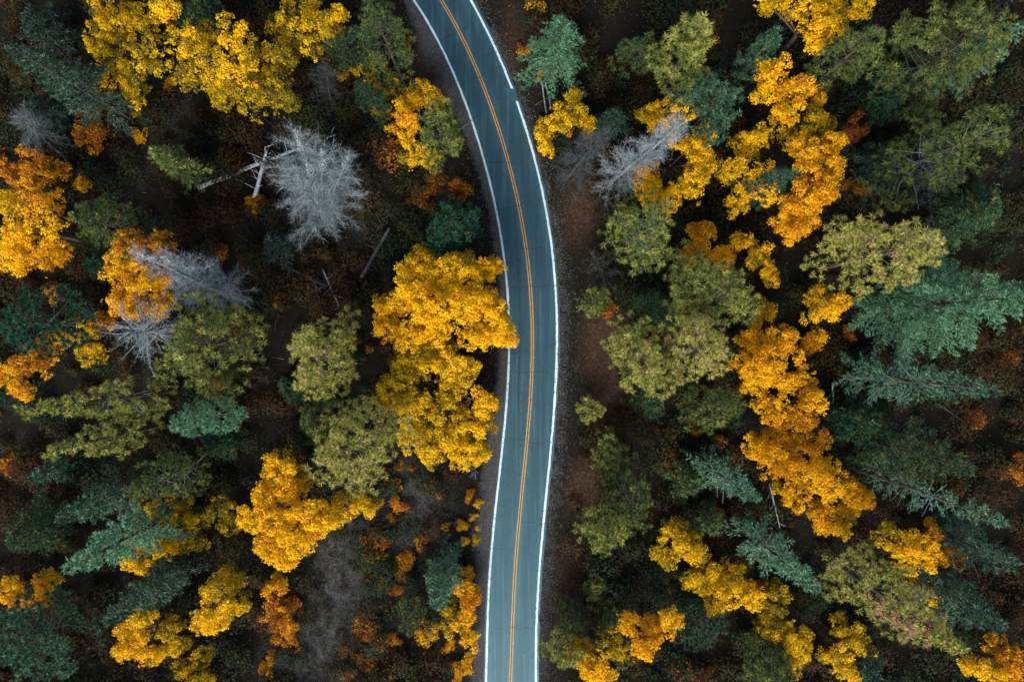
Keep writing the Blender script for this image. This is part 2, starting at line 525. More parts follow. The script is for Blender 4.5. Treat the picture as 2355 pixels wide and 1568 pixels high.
# ------------------------------------------------------------------ tree builders
def crown_mesh(lobes, dens0=1.0, leaf=0.20, jit=0.06, r=RNG):
    """lobes: list of (centre xyz, radius, tint); leafy sub-clumps spread over every lobe"""
    V, F, T, n0 = [], [], [], 0
    seed_ = r.uniform(0, 60, 2)
    parts = []
    for lb in lobes:
        c, R = lb[0], lb[1]
        k = 1 if R < 0.9 else int(4 + R)
        if k == 1:
            parts.append(lb); continue
        dv = lb[3] if len(lb) > 3 else 1.0
        parts.append((c, R * .62, lb[2], dv))
        for q in range(k):
            a_ = q * 2.4 + r.uniform(-.6, .6)
            off = np.array([math.cos(a_), math.sin(a_), 0]) * R * r.uniform(.45, .85) + np.array([0, 0, R * r.uniform(-.55, .5)])
            parts.append((c + off, R * r.uniform(.26, .55), lb[2] + r.normal(0, .03) - .02, dv))
    for lb in parts:
        c, R, tint = lb[:3]
        dens = dens0 * (lb[3] if len(lb) > 3 else 1.0)
        ns = int(dens * 5.4 * R * R) + 4
        dirs = rand_unit(ns, r)
        dirs[:, 2] = np.where(dirs[:, 2] < -0.35, -dirs[:, 2], dirs[:, 2])
        rad = R * np.where(r.uniform(0, 1, ns) < 0.8, r.uniform(0.78, 1.08, ns), r.uniform(0.3, 0.8, ns))
        sc = c[None] + dirs * rad[:, None] * np.array([1, 1, 0.85])
        sr = r.uniform(0.26, 0.78, ns)
        far = r.uniform(0, 1, ns) < 0.22
        sc = np.where(far[:, None], c[None] + dirs * (R * r.uniform(1.05, 1.3, ns))[:, None] * np.array([1, 1, 0.6]), sc)
        sr = np.where(far, sr * .55, sr)
        if R > 1.1:                          # ragged openings where boughs are bare
            hole = vnoise(sc[:, 0] + seed_[0], sc[:, 1] + seed_[1] + .4 * sc[:, 2], .62) < (.12 if dens0 >= 1.2 else .24 if dens0 >= 1 else .36)
            sc, dirs, sr = sc[~hole], dirs[~hole], sr[~hole]
            ns = len(sc)
            if ns == 0: continue
        tj = r.normal(0, jit, ns) + r.choice([0, .26, -.22], ns, p=[.86, .09, .05])
        nl = np.maximum((sr * sr * 120).astype(int), 6)
        idx = np.repeat(np.arange(ns), nl)
        N = len(idx)
        ld = rand_unit(N, r) + dirs[idx] * 0.55 + np.array([0, 0, 0.35])
        ld = unit(ld)
        p = sc[idx] + ld * (sr[idx] * r.uniform(0.55, 1.1, N))[:, None] * np.array([1, 1, 0.7])
        nrm = unit(ld * 0.7 + rand_unit(N, r) * 0.8 + np.array([0, 0, 0.45]))
        v, f = leaf_tris(p, nrm, leaf, r)
        V.append(v); F.append(f + n0); n0 += len(v)
        T.append(np.clip(tint + tj[idx] + r.normal(0, 0.055, N), 0, 1))
    return np.vstack(V), np.vstack(F), np.concatenate(T)


def broadleaf(spec):
    px, top, tint, dens, label, lobes = spec
    L = []
    for lb in lobes:
        x, y, rp = lb[:3]
        dt = lb[3] if len(lb) > 3 else 0.0
        mx, my = np.mean([q_[0] for q_ in lobes]), np.mean([q_[1] for q_ in lobes])
        edge_ = math.hypot(x - mx, y - my) / max(max(math.hypot(q_[0] - mx, q_[1] - my) for q_ in lobes), 1)
        dz = lb[4] if len(lb) > 4 else (RNG.uniform(-1.5, 0.6) if dens >= 1 else RNG.uniform(-3.2, 0.8)) * min(1, top / 9) - 1.1 * edge_
        z = max(top + dz, 1.2)
        R = rp * S * (H - z) / H * 0.88
        L.append((at(x, y, z - 0.55 * R) if z - 0.55 * R > 0.6 * R else at(x, y, 0.8 * R), R, tint + dt))
    cs = np.array([l[0] for l in L])
    b = cs.mean(0)
    bz = float(gz(b[0], b[1])) - 0.05
    base = np.array([b[0], b[1], bz])
    root = empty("broadleaf_tree", base, label, "tree", px)
    L2 = [(c - base, R, t) for c, R, t in L]
    low = []
    for c, R, t in L2:                      # thinner boughs lower down, reaching out a little further
        out_ = unit(np.array([c[0], c[1], 0]) + RNG.normal(0, .3 * R, 3) * np.array([1, 1, 0]))
        zl = c[2] - RNG.uniform(.9, 1.5) * R
        if zl < .5 * R: continue
        low.append((np.array([*(c[:2] + out_[:2] * R * RNG.uniform(.2, .55)), zl]), R * RNG.uniform(.7, 1.0), t + RNG.uniform(-.02, .16), .62))
    v, f, t = crown_mesh(L2 + low, dens)
    tag(obj("crown", mesh_np("crown", v, f, AUTUMN, t), root), kind="stuff")
    tk = MB()
    h = cs[:, 2].mean() - bz
    r0 = 0.10 + 0.018 * top
    zz = np.linspace(0, h * 0.6, 5)
    pts = np.c_[RNG.normal(0, 0.06, 5) * zz / 3, RNG.normal(0, 0.06, 5) * zz / 3, zz]
    tk.tube(pts, np.array([r0 * 1.35, r0, r0 * .9, r0 * .8, r0 * .65]), 8)
    obj("trunk", tk.mesh("trunk", BARK), root)
    for c, R, t in L2:
        bm = MB()
        s0 = pts[3 if c[2] > pts[3][2] else 2]
        mid = s0 * 0.5 + c * 0.5 + np.array([0, 0, 0.25 * R])
        bm.tube([s0, s0 * .75 + c * .25 + np.array([0, 0, .1 * R]), mid, c, c + (c - mid) * 0.35 + np.array([0, 0, .2 * R])],
                np.array([.5, .42, .33, .22, .08]) * r0, 5)
        for q in range(3):
            dq = rand_unit(1)[0] * R * 0.8; dq[2] = abs(dq[2]) * .6
            bm.tube([c, c + dq * .5 + np.array([0, 0, .05]), c + dq], np.array([.2, .13, .05]) * r0, 4)
        obj("branch", bm.mesh("branch", BARK), root)
    return root


def blades(c, d, length, width, r=RNG):
    """thin needle sprays: one triangle each, from c along d"""
    n = len(c)
    u = unit(np.cross(d, rand_unit(n, r)))
    w = u * (np.asarray(width) * 0.5)[:, None]
    e = c + d * np.asarray(length)[:, None]
    v = np.stack([c - w, c + w, e], 1).reshape(-1, 3)
    return v, np.arange(n * 3).reshape(n, 3)


GOLD = math.pi * (3 - 5 ** 0.5)


def conifer_branches(h, z0, R, kind, nb, lean, r=RNG, ragged=0.15):
    out = []
    ph = r.uniform(0, 6.28, 2)
    for q in range(nb):
        t = (q + 0.5) / nb
        t = t ** 0.85
        z = z0 + (h - z0) * t
        if kind == 'spire':
            prof = R * (1 - t) ** 0.72 * (0.6 + 0.4 * min(t * 5, 1)) + 0.15
            el = math.radians(0 + 48 * t ** 1.3 + r.normal(0, 7))
        elif kind == 'pine':
            prof = R * max(1 - t ** 2.0, 0.0) ** 0.62 * (0.72 + 0.28 * min(t * 4, 1))
            el = math.radians(-4 + 50 * t ** 1.5 + r.normal(0, 7))
        else:
            prof = R * (1 - t) ** 0.82 + 0.25
            el = math.radians(-14 + 46 * t ** 1.3 + r.normal(0, 6))
        Lb = prof * min(max(0.45, 1 + r.normal(0, ragged)), 1.22)
        az = q * GOLD + r.normal(0, 0.35)
        p0 = np.array([lean[0] * z / h, lean[1] * z / h, z])
        dr = np.array([math.cos(az) * math.cos(el), math.sin(az) * math.cos(el), math.sin(el)])
        Lb *= 1 + (0.10 if ragged > .26 else 0.22) * math.sin(2 * az + ph[0]) + 0.14 * math.sin(3 * az + ph[1] + 4 * t)
        out.append((p0, dr, max(Lb, 0.2), t))
    return out


def conifer(spec, cat="tree"):
    kind, group, tx, ty, h, R, zf, mat, tint, opt, label = spec
    if h >= 13:
        h = min(h * (1.0 + 0.22 * min(math.hypot(tx - 1177, ty - 784) / 900, 1)), 31)
    tip = at(tx, ty, h)
    lean = np.array(opt.get('lean', (0, 0)), float)
    bx, by = tip[0] - lean[0], tip[1] - lean[1]
    bz = float(gz(bx, by)) - 0.05
    root = empty(kind + "_tree", (bx, by, bz), label, cat, group)
    z0 = zf * h
    rr = RNG
    dens = opt.get('d', 1.0)
    nb = int((26 + 9 * R) * (1.0 if kind == 'pine' else 1.5) * opt.get('nb', 1.0))
    br = conifer_branches(h - 0.3, z0, R, 'spire' if opt.get('cone') else kind, nb, lean, rr, opt.get('rag', 0.16))
    tk = MB()
    r0 = 0.010 * h + 0.05
    zs = np.linspace(0, h, 7)
    tk.tube(np.c_[lean[0] * zs / h, lean[1] * zs / h, zs], r0 * np.linspace(1.2, 0.08, 7), 7)
    obj("trunk", tk.mesh("trunk", BARK), root)
    bm = MB()
    P, D, LN, WD, T = [], [], [], [], []
    tot = sum(b[2] for b in br)
    if kind == 'pine':
        ntuft = int((34 * R * R + 90) * dens * (0.7 + 0.3 * (h - z0) / (1.6 * R)))
        tr = opt.get('tuft', 0.48 + 0.03 * R)
        CC, AX, TT = [], [], []
        for (p0, dr, Lb, t) in br:
            side = np.array([-dr[1], dr[0], 0]); side /= np.linalg.norm(side) + 1e-9
            bm.tube([p0, p0 + dr * Lb * .5 - np.array([0, 0, .04 * Lb]), p0 + dr * Lb * .95 + np.array([0, 0, .05 * Lb])],
                    np.array([.030, .02, .008]) * (0.6 + Lb * .3), 3)
            nt_ = max(3, int(round(ntuft * Lb / tot)))
            s = np.sqrt(rr.uniform(0.28, 1.0, nt_)); s[0] = 1.0
            c = p0[None] + dr[None] * (Lb * s)[:, None]
            c += side[None] * (rr.normal(0, 1, nt_) * (0.15 * Lb * np.clip(1.25 - s * .6, .4, 1) + .12))[:, None]
            c[:, 2] += rr.uniform(-0.15, 0.35, nt_) + 0.06 * Lb * s * s
            tj = rr.normal(0, 0.06, nt_) + opt.get('tipt', 0.05) * (s - 0.6)
            if 'brown' in opt:
                bxx = opt['brown']
                wv = at(bxx[0], bxx[1], h * .68) - np.array([bx, by, 0])
                dd = np.linalg.norm((c - wv) * np.array([1, 1, .55]), axis=1)
                tj = np.where(dd < bxx[2] * (0.7 + .5 * rr.uniform(0, 1, nt_)), 1.0 - tint, tj)
            CC.append(c); TT.append(tj); AX.append(np.repeat(unit(dr * 0.7 + np.array([0, 0, 0.75]))[None], nt_, 0))
        CC, TT, AX = np.vstack(CC), np.concatenate(TT), np.vstack(AX)
        order = np.argsort(-CC[:, 2] - rr.uniform(0, 1.5, len(CC)))
        kept = []
        for q in order:                      # keep the puffs apart so each reads on its own
            if kept:
                dk = CC[kept] - CC[q]
                if ((dk * dk).sum(1) < (1.22 * tr) ** 2).any(): continue
            kept.append(q)
        kept = np.array(kept)
        nbld = 46
        idx = np.repeat(kept, nbld)
        dd = unit(rand_unit(len(idx), rr) + AX[idx] * 0.55)
        P.append(CC[idx] + dd * 0.05); D.append(dd)
        LN.append(tr * rr.uniform(0.75, 1.1, len(idx))); WD.append(rr.uniform(0.07, 0.13, len(idx)))
        T.append(tint + TT[idx] + rr.normal(0, 0.03, len(idx)))
    else:
        for (p0, dr, Lb, t) in br:
            side = np.array([-dr[1], dr[0], 0]); side /= np.linalg.norm(side) + 1e-9
            droop = opt.get('droop', 0.12)
            f = lambda s: p0[None] + dr[None] * (Lb * s)[:, None] + np.array([0, 0, -1])[None] * (droop * Lb * s ** 2)[:, None]
            bm.tube(f(np.array([0, .5, 1.0])), np.array([.028, .018, .007]) * (0.6 + Lb * .3), 3)
            nt_ = max(5, int(Lb / 0.155 * dens))
            s = rr.uniform(opt.get('bare', 0.12), 1.0, nt_); s[0] = 1.0
            c = f(s)
            sg = np.where(rr.uniform(0, 1, nt_) < 0.5, 1.0, -1.0)
            tl = (0.42 * Lb * (1 - s) + 0.28) * rr.uniform(0.6, 1.1, nt_)
            td = unit(dr[None] * 0.75 + side[None] * sg[:, None] * rr.uniform(0.4, 1.0, nt_)[:, None] + np.array([0, 0, -.10]) + rr.normal(0, .12, (nt_, 3)))
            tj = rr.normal(0, 0.06) + rr.normal(0, 0.05, nt_) + opt.get('tipt', 0.04) * (s - .6)
            for kk in range(5):
                g = (kk + rr.uniform(0, 1, nt_)) / 5
                cc = c + td * (tl * g)[:, None]
                s2 = unit(td + side[None] * rr.normal(0, .75, nt_)[:, None] + rr.normal(0, .22, (nt_, 3)))
                P.append(cc); D.append(s2)
                LN.append(rr.uniform(0.28, 0.5, nt_)); WD.append(rr.uniform(0.11, 0.19, nt_))
                T.append(tint + tj + rr.normal(0, .04, nt_))
    P = np.vstack(P); D = np.vstack(D)
    v, f = blades(P, D, np.concatenate(LN), np.concatenate(WD))
    tag(obj("crown", mesh_np("crown", v, f, mat, np.clip(np.concatenate(T), 0, 1)), root), kind="stuff")
    tag(obj("branches", bm.mesh("branches", BARK if not opt.get('deadbr') else DEADWOOD), root), kind="stuff")
    if opt.get('deadbr'):
        for q in range(opt['deadbr']):
            z = h * rr.uniform(0.28, 0.62); az = rr.uniform(0, 2 * np.pi); Lb = R * rr.uniform(.7, 1.25)
            b2 = MB(); p0 = np.array([lean[0] * z / h, lean[1] * z / h, z])
            dr = np.array([math.cos(az), math.sin(az), rr.uniform(-.25, .25)])
            sd = rr.normal(0, .12, 3)
            b2.tube([p0, p0 + dr * Lb * .5 + sd * Lb, p0 + dr * Lb], [.05, .035, .012], 4)
            obj("dead_branch", b2.mesh("dead_branch", DEADWOOD), root)
    return root


def snag(spec):
    """dead tree: trunk(s), bare branches and a haze of fine twigs"""
    tx, ty, bx_, by_, h, R, zf, twig, tint, opt, label = spec
    tip = at(tx, ty, h)
    b = at(bx_, by_, 0)
    bz = float(gz(b[0], b[1])) - 0.05
    root = empty("dead_tree", (b[0], b[1], bz), label, "dead tree", "bare grey dead trees")
    lean = tip[:2] - b[:2]
    rr = RNG
    wood = DARKWOOD if opt.get('dark') else DEADWOOD
    tops = [(lean, h)] + [(at(x, y, hh)[:2] - b[:2], hh) for (x, y, hh) in opt.get('tops', [])]
    P, D, LN, WD, T = [], [], [], [], []
    keep = []
    r0 = 0.012 * h + 0.04
    for ti, (ln, hh) in enumerate(tops):
        tk = MB()
        zs = np.linspace(0 if ti == 0 else hh * .25, hh, 8)
        off = lambda z: np.array([ln[0] * z / hh, ln[1] * z / hh, z])
        pts = np.array([off(z) for z in zs])
        if ti: pts[0] = np.array([lean[0] * zs[0] / h, lean[1] * zs[0] / h, zs[0]])
        pts[1:-1, :2] += rr.normal(0, .08, (6, 2))
        tk.tube(pts, r0 * np.linspace(1.15 if ti == 0 else .6, 0.12, 8), 7)
        obj("trunk", tk.mesh("trunk", wood), root)
        nb = int(opt.get('nb', 60) / len(tops))
        for q in range(nb):
            t = ((q + .5) / nb)
            z = hh * (zf + (1 - zf) * t)
            prof = R * (1 - t) ** opt.get('pw', 0.8) + 0.35
            Lb = prof * rr.uniform(0.55, 1.2)
            az = q * GOLD + rr.normal(0, .4) + ti
            el = math.radians(opt.get('el', -8) + 45 * t + rr.normal(0, 12))
            dr = np.array([math.cos(az) * math.cos(el), math.sin(az) * math.cos(el), math.sin(el)])
            p0 = off(z)
            sd = np.cross(dr, [0, 0, 1]) * rr.normal(0, .10)
            s = np.linspace(0, 1, 5)
            pth = p0[None] + dr[None] * (Lb * s)[:, None] + (sd * Lb)[None] * (np.sin(s * np.pi))[:, None] + \
                np.array([0, 0, 1])[None] * (opt.get('curl', .10) * Lb * s ** 2)[:, None]
            bm = MB()
            bm.tube(pth, np.array([.030, .025, .019, .013, .006]) * (0.5 + .16 * Lb) * opt.get('thick', 1), 4)
            keep.append((Lb, bm))
            nt_ = int(twig * Lb * 1.7) + 4
            ss = rr.uniform(.15, 1, nt_)
            c = np.stack([np.interp(ss, s, pth[:, a_]) for a_ in range(3)], -1)
            dd = unit(dr[None] * .8 + rr.normal(0, .62, (nt_, 3)) + np.array([0, 0, .1]))
            ll = rr.uniform(.35, 1.15, nt_) * opt.get('tl', 1.0)
            P.append(c); D.append(dd); LN.append(ll); WD.append(rr.uniform(.018, .042, nt_)); T.append(tint + rr.normal(0, .12, nt_))
            # side twigs of the twigs
            g = rr.uniform(.3, .9, nt_)
            c2 = c + dd * (ll * g)[:, None]
            d2 = unit(dd + rr.normal(0, .8, (nt_, 3)))
            P.append(c2); D.append(d2); LN.append(ll * rr.uniform(.3, .7, nt_)); WD.append(rr.uniform(.014, .032, nt_)); T.append(tint + rr.normal(0, .12, nt_))
    keep.sort(key=lambda a: -a[0])
    for Lb, bm in keep[:opt.get('big', 24)]:
        obj("branch", bm.mesh("branch", wood), root)
    if len(keep) > opt.get('big', 24):
        al = MB()
        for Lb, bm in keep[opt.get('big', 24):]:
            al.add(np.vstack(bm.v), np.vstack(bm.q), np.vstack(bm.t))
        tag(obj("small_branches", al.mesh("small_branches", wood), root), kind="stuff")
    v, f = blades(np.vstack(P), np.vstack(D), np.concatenate(LN), np.concatenate(WD))
    tag(obj("twigs", mesh_np("twigs", v, f, DEADTWIG, np.clip(np.concatenate(T), 0, 1)), root), kind="stuff")
    # pale lichen-white crest near the tops
    if opt.get('crest'):
        P, T = [], []
        for (ln, hh) in tops:
            nn = 160
            z = hh * rr.uniform(.8, 1.0, nn)
            a_ = rr.uniform(0, 2 * np.pi, nn); q = (1.02 - z / hh) * 2.6 * rr.uniform(0, 1, nn)
            P.append(np.stack([ln[0] * z / hh + np.cos(a_) * q, ln[1] * z / hh + np.sin(a_) * q, z], -1))
        P = np.vstack(P)
        v, f = blades(P, unit(rand_unit(len(P)) + np.array([0, 0, .8])), rr.uniform(.25, .5, len(P)), rr.uniform(.06, .12, len(P)))
        tag(obj("lichen", mesh_np("lichen", v, f, DEADTWIG, np.clip(rr.normal(.98, .05, len(P)), 0, 1)), root), kind="stuff")
    return root


# ------------------------------------------------------------------ broadleaf trees: (group, top, tint, density, label, lobes (x, y, r[, tint shift[, height shift]]))
YB = "yellow and orange broadleaf trees"
BROAD = [
 (YB, 11, .76, .7, "big yellow tree at the top left corner, left of the twin crown", [(230,28,46,-.06,1.5),(225,95,44),(285,60,48,-.02),(340,42,44),(375,15,32,-.1),(270,140,46),(330,122,38,.06),(240,190,26,-.1,-3),(300,188,32,.06,-3),(305,228,22,.08,-5)]),
 (YB, 12, .77, .72, "wide yellow tree with a bright golden clump, above the fallen log", [(420,100,44),(470,82,40),(530,82,42,-.14,2),(538,140,42,-.12,1.5),(480,150,48),(430,172,34,.08,-2),(590,150,44,.0),(560,212,44,.1,-2),(620,205,48,.12,-3),(645,135,28,.12,-3),(510,205,38,.08,-3),(650,230,28,.14,-4)]),
 (YB, 9, .76, .7, "dim olive yellow tree touching the top edge, left of the roadside pine", [(690,20,44,-.04),(650,60,38,.08),(700,80,42,.02),(742,52,34,.04),(670,105,25,.1)]),
 (YB, 9, .66, .7, "small yellow tree squeezed between two dark pines at the top edge", [(775,30,20),(768,78,24,.05),(757,50,18)]),
 (YB, 7, .30, .8, "orange tree at the left edge below the grey bare tree", [(70,372,42),(112,390,32,-.04),(30,402,25,-.06),(2,380,22)]),
 (YB, 14, .50, .95, "large golden yellow tree cut by the left edge", [(20,470,40,.12),(30,540,45,.06),(82,470,42,-.08),(100,520,40,.05),(72,580,42,0),(20,592,36,.1),(112,572,30,-.05,-2),(60,430,28,-.1,-3)]),
 (YB, 13, .40, 1.1, "bright orange tree behind the leaning silver dead tree", [(290,562,42,-.02),(340,566,40,-.1),(275,620,42,.03),(330,640,50,.08),(275,686,38,.1),(340,690,42,.1),(368,600,30,-.14,-2),(300,715,24,.05)]),
 (YB, 8, .40, .75, "dim orange tree at the left edge, above the long pointed fir", [(18,862,38,.08),(60,835,36,-.06),(92,800,30,-.1),(40,892,26)]),
 (YB, 5, .74, .6, "dull olive and rust tree left of the spiky grey dead tree", [(130,780,38,-.3),(200,772,38,.05),(232,742,26,-.4),(210,810,26)]),
 (YB, 5, .84, .55, "dim olive orange tree hugging a small green pine near the road's top", [(800,165,32),(850,160,36,-.05),(882,200,36,.1),(872,245,28,.14)]),
 (YB, 8.5, .56, .85, "yellow and orange tree standing left of the olive roadside pine", [(968,215,34,.1),(935,240,30,.06),(925,300,36,-.14),(948,340,38,.14,-2),(992,232,24,.1),(935,275,24,-.16),(985,360,24,.2,-4)]),
 (YB, 12, .62, 1.35, "huge bright yellow tree overhanging the road's left edge", [(960,640,52,0),(930,690,42,-.03),(1010,645,48),(1075,645,46,.02),(1122,622,28,-.1,-2),(1060,700,58,0,1),(1110,700,46,-.02),(1138,752,46,-.03),(1098,762,46,0),(985,720,50,-.04,1.2),(948,772,42,-.03),(1010,772,36),(1150,766,26,-.03,-.5),(1171,776,17,-.05,-.8),(970,598,38,.2,-4),(1052,612,40,.14,-2)]),
 (YB, 10, .73, 1.25, "darker yellow tree below the huge bright yellow tree by the road", [(888,758,34,-.24,-1),(880,705,24,-.2,-2),(1020,835,50),(1000,800,40,.1,-1),(945,810,36,.12,-1),(1050,870,40,.06),(940,850,44,.1,-1),(1062,850,36,.06),(900,905,46,.04),(960,930,50,.06),(1040,900,42,.02),(1092,962,48,-.02),(1020,985,54,0),(950,1000,44,.06),(1112,925,28,-.1),(1060,1032,44,-.04),(990,1042,34,0),(1096,1040,28,-.02)]),
 (YB, 13, .57, 1.35, "brilliant golden tree below the round olive pine, left of the grey clearing", [(645,1088,42,0),(612,1140,42,.02),(592,1200,42,.02),(670,1132,46,-.02),(640,1200,52,-.02),(622,1258,42,-.03),(702,1182,46),(742,1205,34,.08),(682,1240,40,.06),(652,1285,26,-.04)]),
 (YB, 9, .70, .9, "yellow tree peeking out from under the round olive pine", [(800,1170,38),(842,1168,24,.02),(770,1185,26,-.04)]),
 (YB, 8, .76, .6, "sparse speckled yellow tree between green pines at lower left", [(330,1190,42,.06),(392,1180,42,0),(440,1200,32,.1),(310,1262,38,-.06),(370,1252,42,-.06),(320,1300,26,-.12),(430,1250,30,.1)]),
 (YB, 5, .92, .6, "dull olive broadleaf tree left of the brilliant golden tree", [(508,1170,36),(532,1208,32)]),
 (YB, 12, .70, 1.0, "lone lemon yellow tree at lower left, right of the dark green fir", [(490,1400,46,-.04),(512,1352,36,.1),(470,1430,34,-.06),(528,1395,28),(522,1318,16,.14,-3)]),
 (YB, 11, .60, .95, "bright yellow tree near the bottom edge at lower left", [(312,1450,38,.0),(290,1490,32,-.04),(342,1510,32,0),(330,1420,22,.1)]),
 (YB, 7, .80, .6, "dim olive yellow tree right beside the bright yellow one at lower left", [(390,1450,32),(402,1482,22,-.08)]),
 (YB, 6, .80, .7, "olive yellow tree on the bottom edge left of the clearing", [(440,1530,36,-.04),(470,1500,26,.06),(460,1565,28)]),
 (YB, 7, .48, .75, "dim orange tree at the left edge above the large corner pine", [(20,1360,32,.06),(70,1370,36,-.08),(100,1340,22)]),
 (YB, 6, .76, .9, "rounded dark yellow tree close to the road's right side", [(1310,262,38,-.02),(1290,285,32,.02),(1345,290,23,-.06),(1320,225,20,.08,-2)]),
 (YB, 4, .66, .9, "small bright yellow tree at the edge of the right shoulder", [(1247,300,24),(1258,335,17,-.02),(1250,322,14)]),
 (YB, 11, .60, .9, "yellow tree behind the pale leaning dead tree right of the road", [(1510,265,40,.06),(1560,280,40,0),(1592,335,44,-.02),(1612,380,38,-.02),(1592,420,38,.02),(1540,450,34,0),(1492,400,32,-.04,-2),(1500,440,30,.02,-2),(1627,300,22,.18,-3)]),
 (YB, 11, .64, .8, "yellow tree with a hollow middle, left of the orange yellow tree", [(1720,340,36,.06),(1742,318,22,.0),(1690,390,32,.02),(1742,400,34,-.06),(1710,450,40,0),(1768,442,24,-.06)]),
 (YB, 13, .47, 1.05, "large orange yellow tree with a small teal pine on its left side", [(1850,350,42,0),(1910,340,38,.02),(1882,400,48,-.02),(1850,452,46,-.02),(1902,432,40,-.06),(1822,492,40,-.06),(1862,490,36,-.06),(1920,385,22),(1830,532,22,-.08)]),
 (YB, 11, .62, .85, "yellow tree fading to olive at right, below the top edge yellow tree", [(1780,170,38,-.02),(1768,212,28,.04),(1830,208,42,-.14),(1872,222,32,-.12),(1810,260,36,-.04),(1872,280,44,.22,-2),(1838,292,40,.2,-2),(1900,290,26,.26,-3)]),
 (YB, 13, .66, .85, "yellow tree cut by the top edge on the right half", [(1790,5,32,.0),(1862,20,42,.0),(1920,15,40,.0),(1978,10,32,.04),(1890,68,34,-.04),(1872,102,20,-.1,-3),(1758,5,20,.06),(1930,60,24,.14)]),
 (YB, 9, .44, .85, "orange tree above the dull olive pine right of the road", [(1620,540,38),(1600,580,32,-.04),(1660,592,32,.04)]),
 (YB, 7, .58, .75, "sparse orange yellow tree left of the big pale green pine", [(1710,560,22),(1750,588,32,.06),(1772,630,22,.06)]),
 (YB, 8, .62, .85, "little yellow tree wedged between the two olive pines", [(1762,715,26),(1740,738,16,-.08)]),
 (YB, 8, .64, .65, "sparse yellow tree right of the black gap in the forest", [(1890,680,36,.06),(1922,710,26,-.06),(1870,722,20),(1942,690,16,-.1)]),
 (YB, 12, .46, 1.1, "dense golden tree right of the bright twin pines", [(1750,790,42,.02),(1790,810,42,-.02),(1732,840,36,.02),(1782,850,38,0),(1812,778,24,-.06),(1740,882,28,.1,-3),(1802,880,26,.04,-2)]),
 (YB, 11, .42, .8, "orange tree in the middle of the orange row at right", [(1852,880,40,.1),(1782,942,36,.06),(1842,950,46,-.06),(1872,922,36,.1),(1800,1000,44,-.02),(1862,1010,44,-.02)]),
 (YB, 11, .50, .8, "golden orange tree at the lower end of the orange row", [(1780,1062,42,-.04),(1752,1030,36,0),(1840,1082,46,0),(1892,1080,36,.04),(1830,1132,36,.0),(1902,1122,34,-.02),(1950,1122,32,0),(1982,1150,26,-.02)]),
 (YB, 8, .70, .8, "little lemon yellow tree below the orange row at right", [(1930,1188,36),(1955,1170,22,-.04),(1925,1215,20)]),
 (YB, 7, .46, .8, "small orange tree left of the little lemon yellow tree", [(1882,1180,24),(1892,1210,20,.06)]),
 (YB, 8, .70, .9, "yellow tree just right of the lighter green pine of the roadside pair", [(1550,1232,36,.02),(1580,1260,42,0),(1532,1280,32,.06)]),
 (YB, 9, .66, .9, "yellow tree left of the bluish fir at lower right", [(1632,1320,38,0),(1682,1340,40,.04),(1722,1370,36,-.02),(1652,1380,38,.04),(1602,1340,28,.1),(1732,1395,18)]),
 (YB, 7, .80, .8, "olive yellow tree right of the teal bottom pine", [(1792,1370,30,.1),(1770,1402,34,.08),(1800,1452,40,-.08),(1842,1482,36,-.1),(1832,1522,26,-.1),(1768,1442,30,.06)]),
 (YB, 9, .46, 1.0, "orange yellow tree near the bottom edge right of the road", [(1462,1440,36,-.02),(1500,1455,36,-.06),(1540,1430,28,.14),(1482,1490,26,.0)]),
 (YB, 5, .84, .75, "dull olive tree joined to the orange yellow one near the bottom edge", [(1400,1470,42),(1430,1502,36,-.04)]),
 (YB, 8, .54, .95, "golden tree on the bottom edge beside the road's right bank", [(1335,1500,28,-.04),(1362,1540,32,0),(1392,1552,22,.04)]),
 (YB, 9, .60, .6, "hazy dull orange tree right of the orange row, above the brown patched pine", [(2080,1250,42,.1),(2130,1270,40,-.06),(2182,1280,34,-.24),(2150,1230,22,-.24),(2102,1290,34,.06)]),
 (YB, 6, .78, .6, "dim olive yellow tree above the brown patched pine", [(2110,1340,36),(2142,1370,26)]),
 (YB, 7, .80, .75, "olive yellow tree left below the brown patched pine", [(1950,1462,44,0),(1982,1490,36,-.06),(1932,1522,34,-.08),(1960,1542,22,-.08)]),
 (YB, 9, .58, .85, "yellow tree in the bottom right corner", [(2250,1540,28),(2292,1556,28)]),
 (YB, 8, .34, .65, "dull brownish orange tree at the bottom right edge", [(2322,1510,36),(2345,1540,28)]),
 (YB, 4, .20, .4, "dim rusty orange tree at the right edge above the bare fir", [(2330,1090,28),(2345,1060,22,-.1)]),
 (YB, 5, .36, .6, "dim orange tree below the sparse yellow tree by the black gap", [(1868,790,28),(1880,775,18,.06)]),
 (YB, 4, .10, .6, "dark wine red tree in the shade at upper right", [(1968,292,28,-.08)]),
 (YB, 4, .28, .5, "dim orange tree right of the large orange yellow tree", [(1962,428,24),(1985,440,18,-.06)]),
 (YB, 5, .16, .6, "rusty orange shrub tree on the slope left of the white log", [(215,270,28,-.06),(200,312,34,.1),(230,300,22)]),
 (YB, 5, .34, .75, "orange brown tree at the left border of the grey clearing", [(630,1355,26,.08,.6),(642,1408,34,-.1),(655,1462,30,-.08),(650,1440,26,-.06)]),
 (YB, 5, .44, .85, "orange yellow roadside tree on the left shoulder near the bottom", [(1065,1350,28,.02),(1082,1380,22,-.02),(1072,1420,22,.1,-1.5),(1078,1468,24,.1,-1.5)]),
 (YB, 6, .82, .85, "olive yellow tree between the pale topped fir and the road", [(1040,1427,30),(1028,1395,22,.06)]),
]

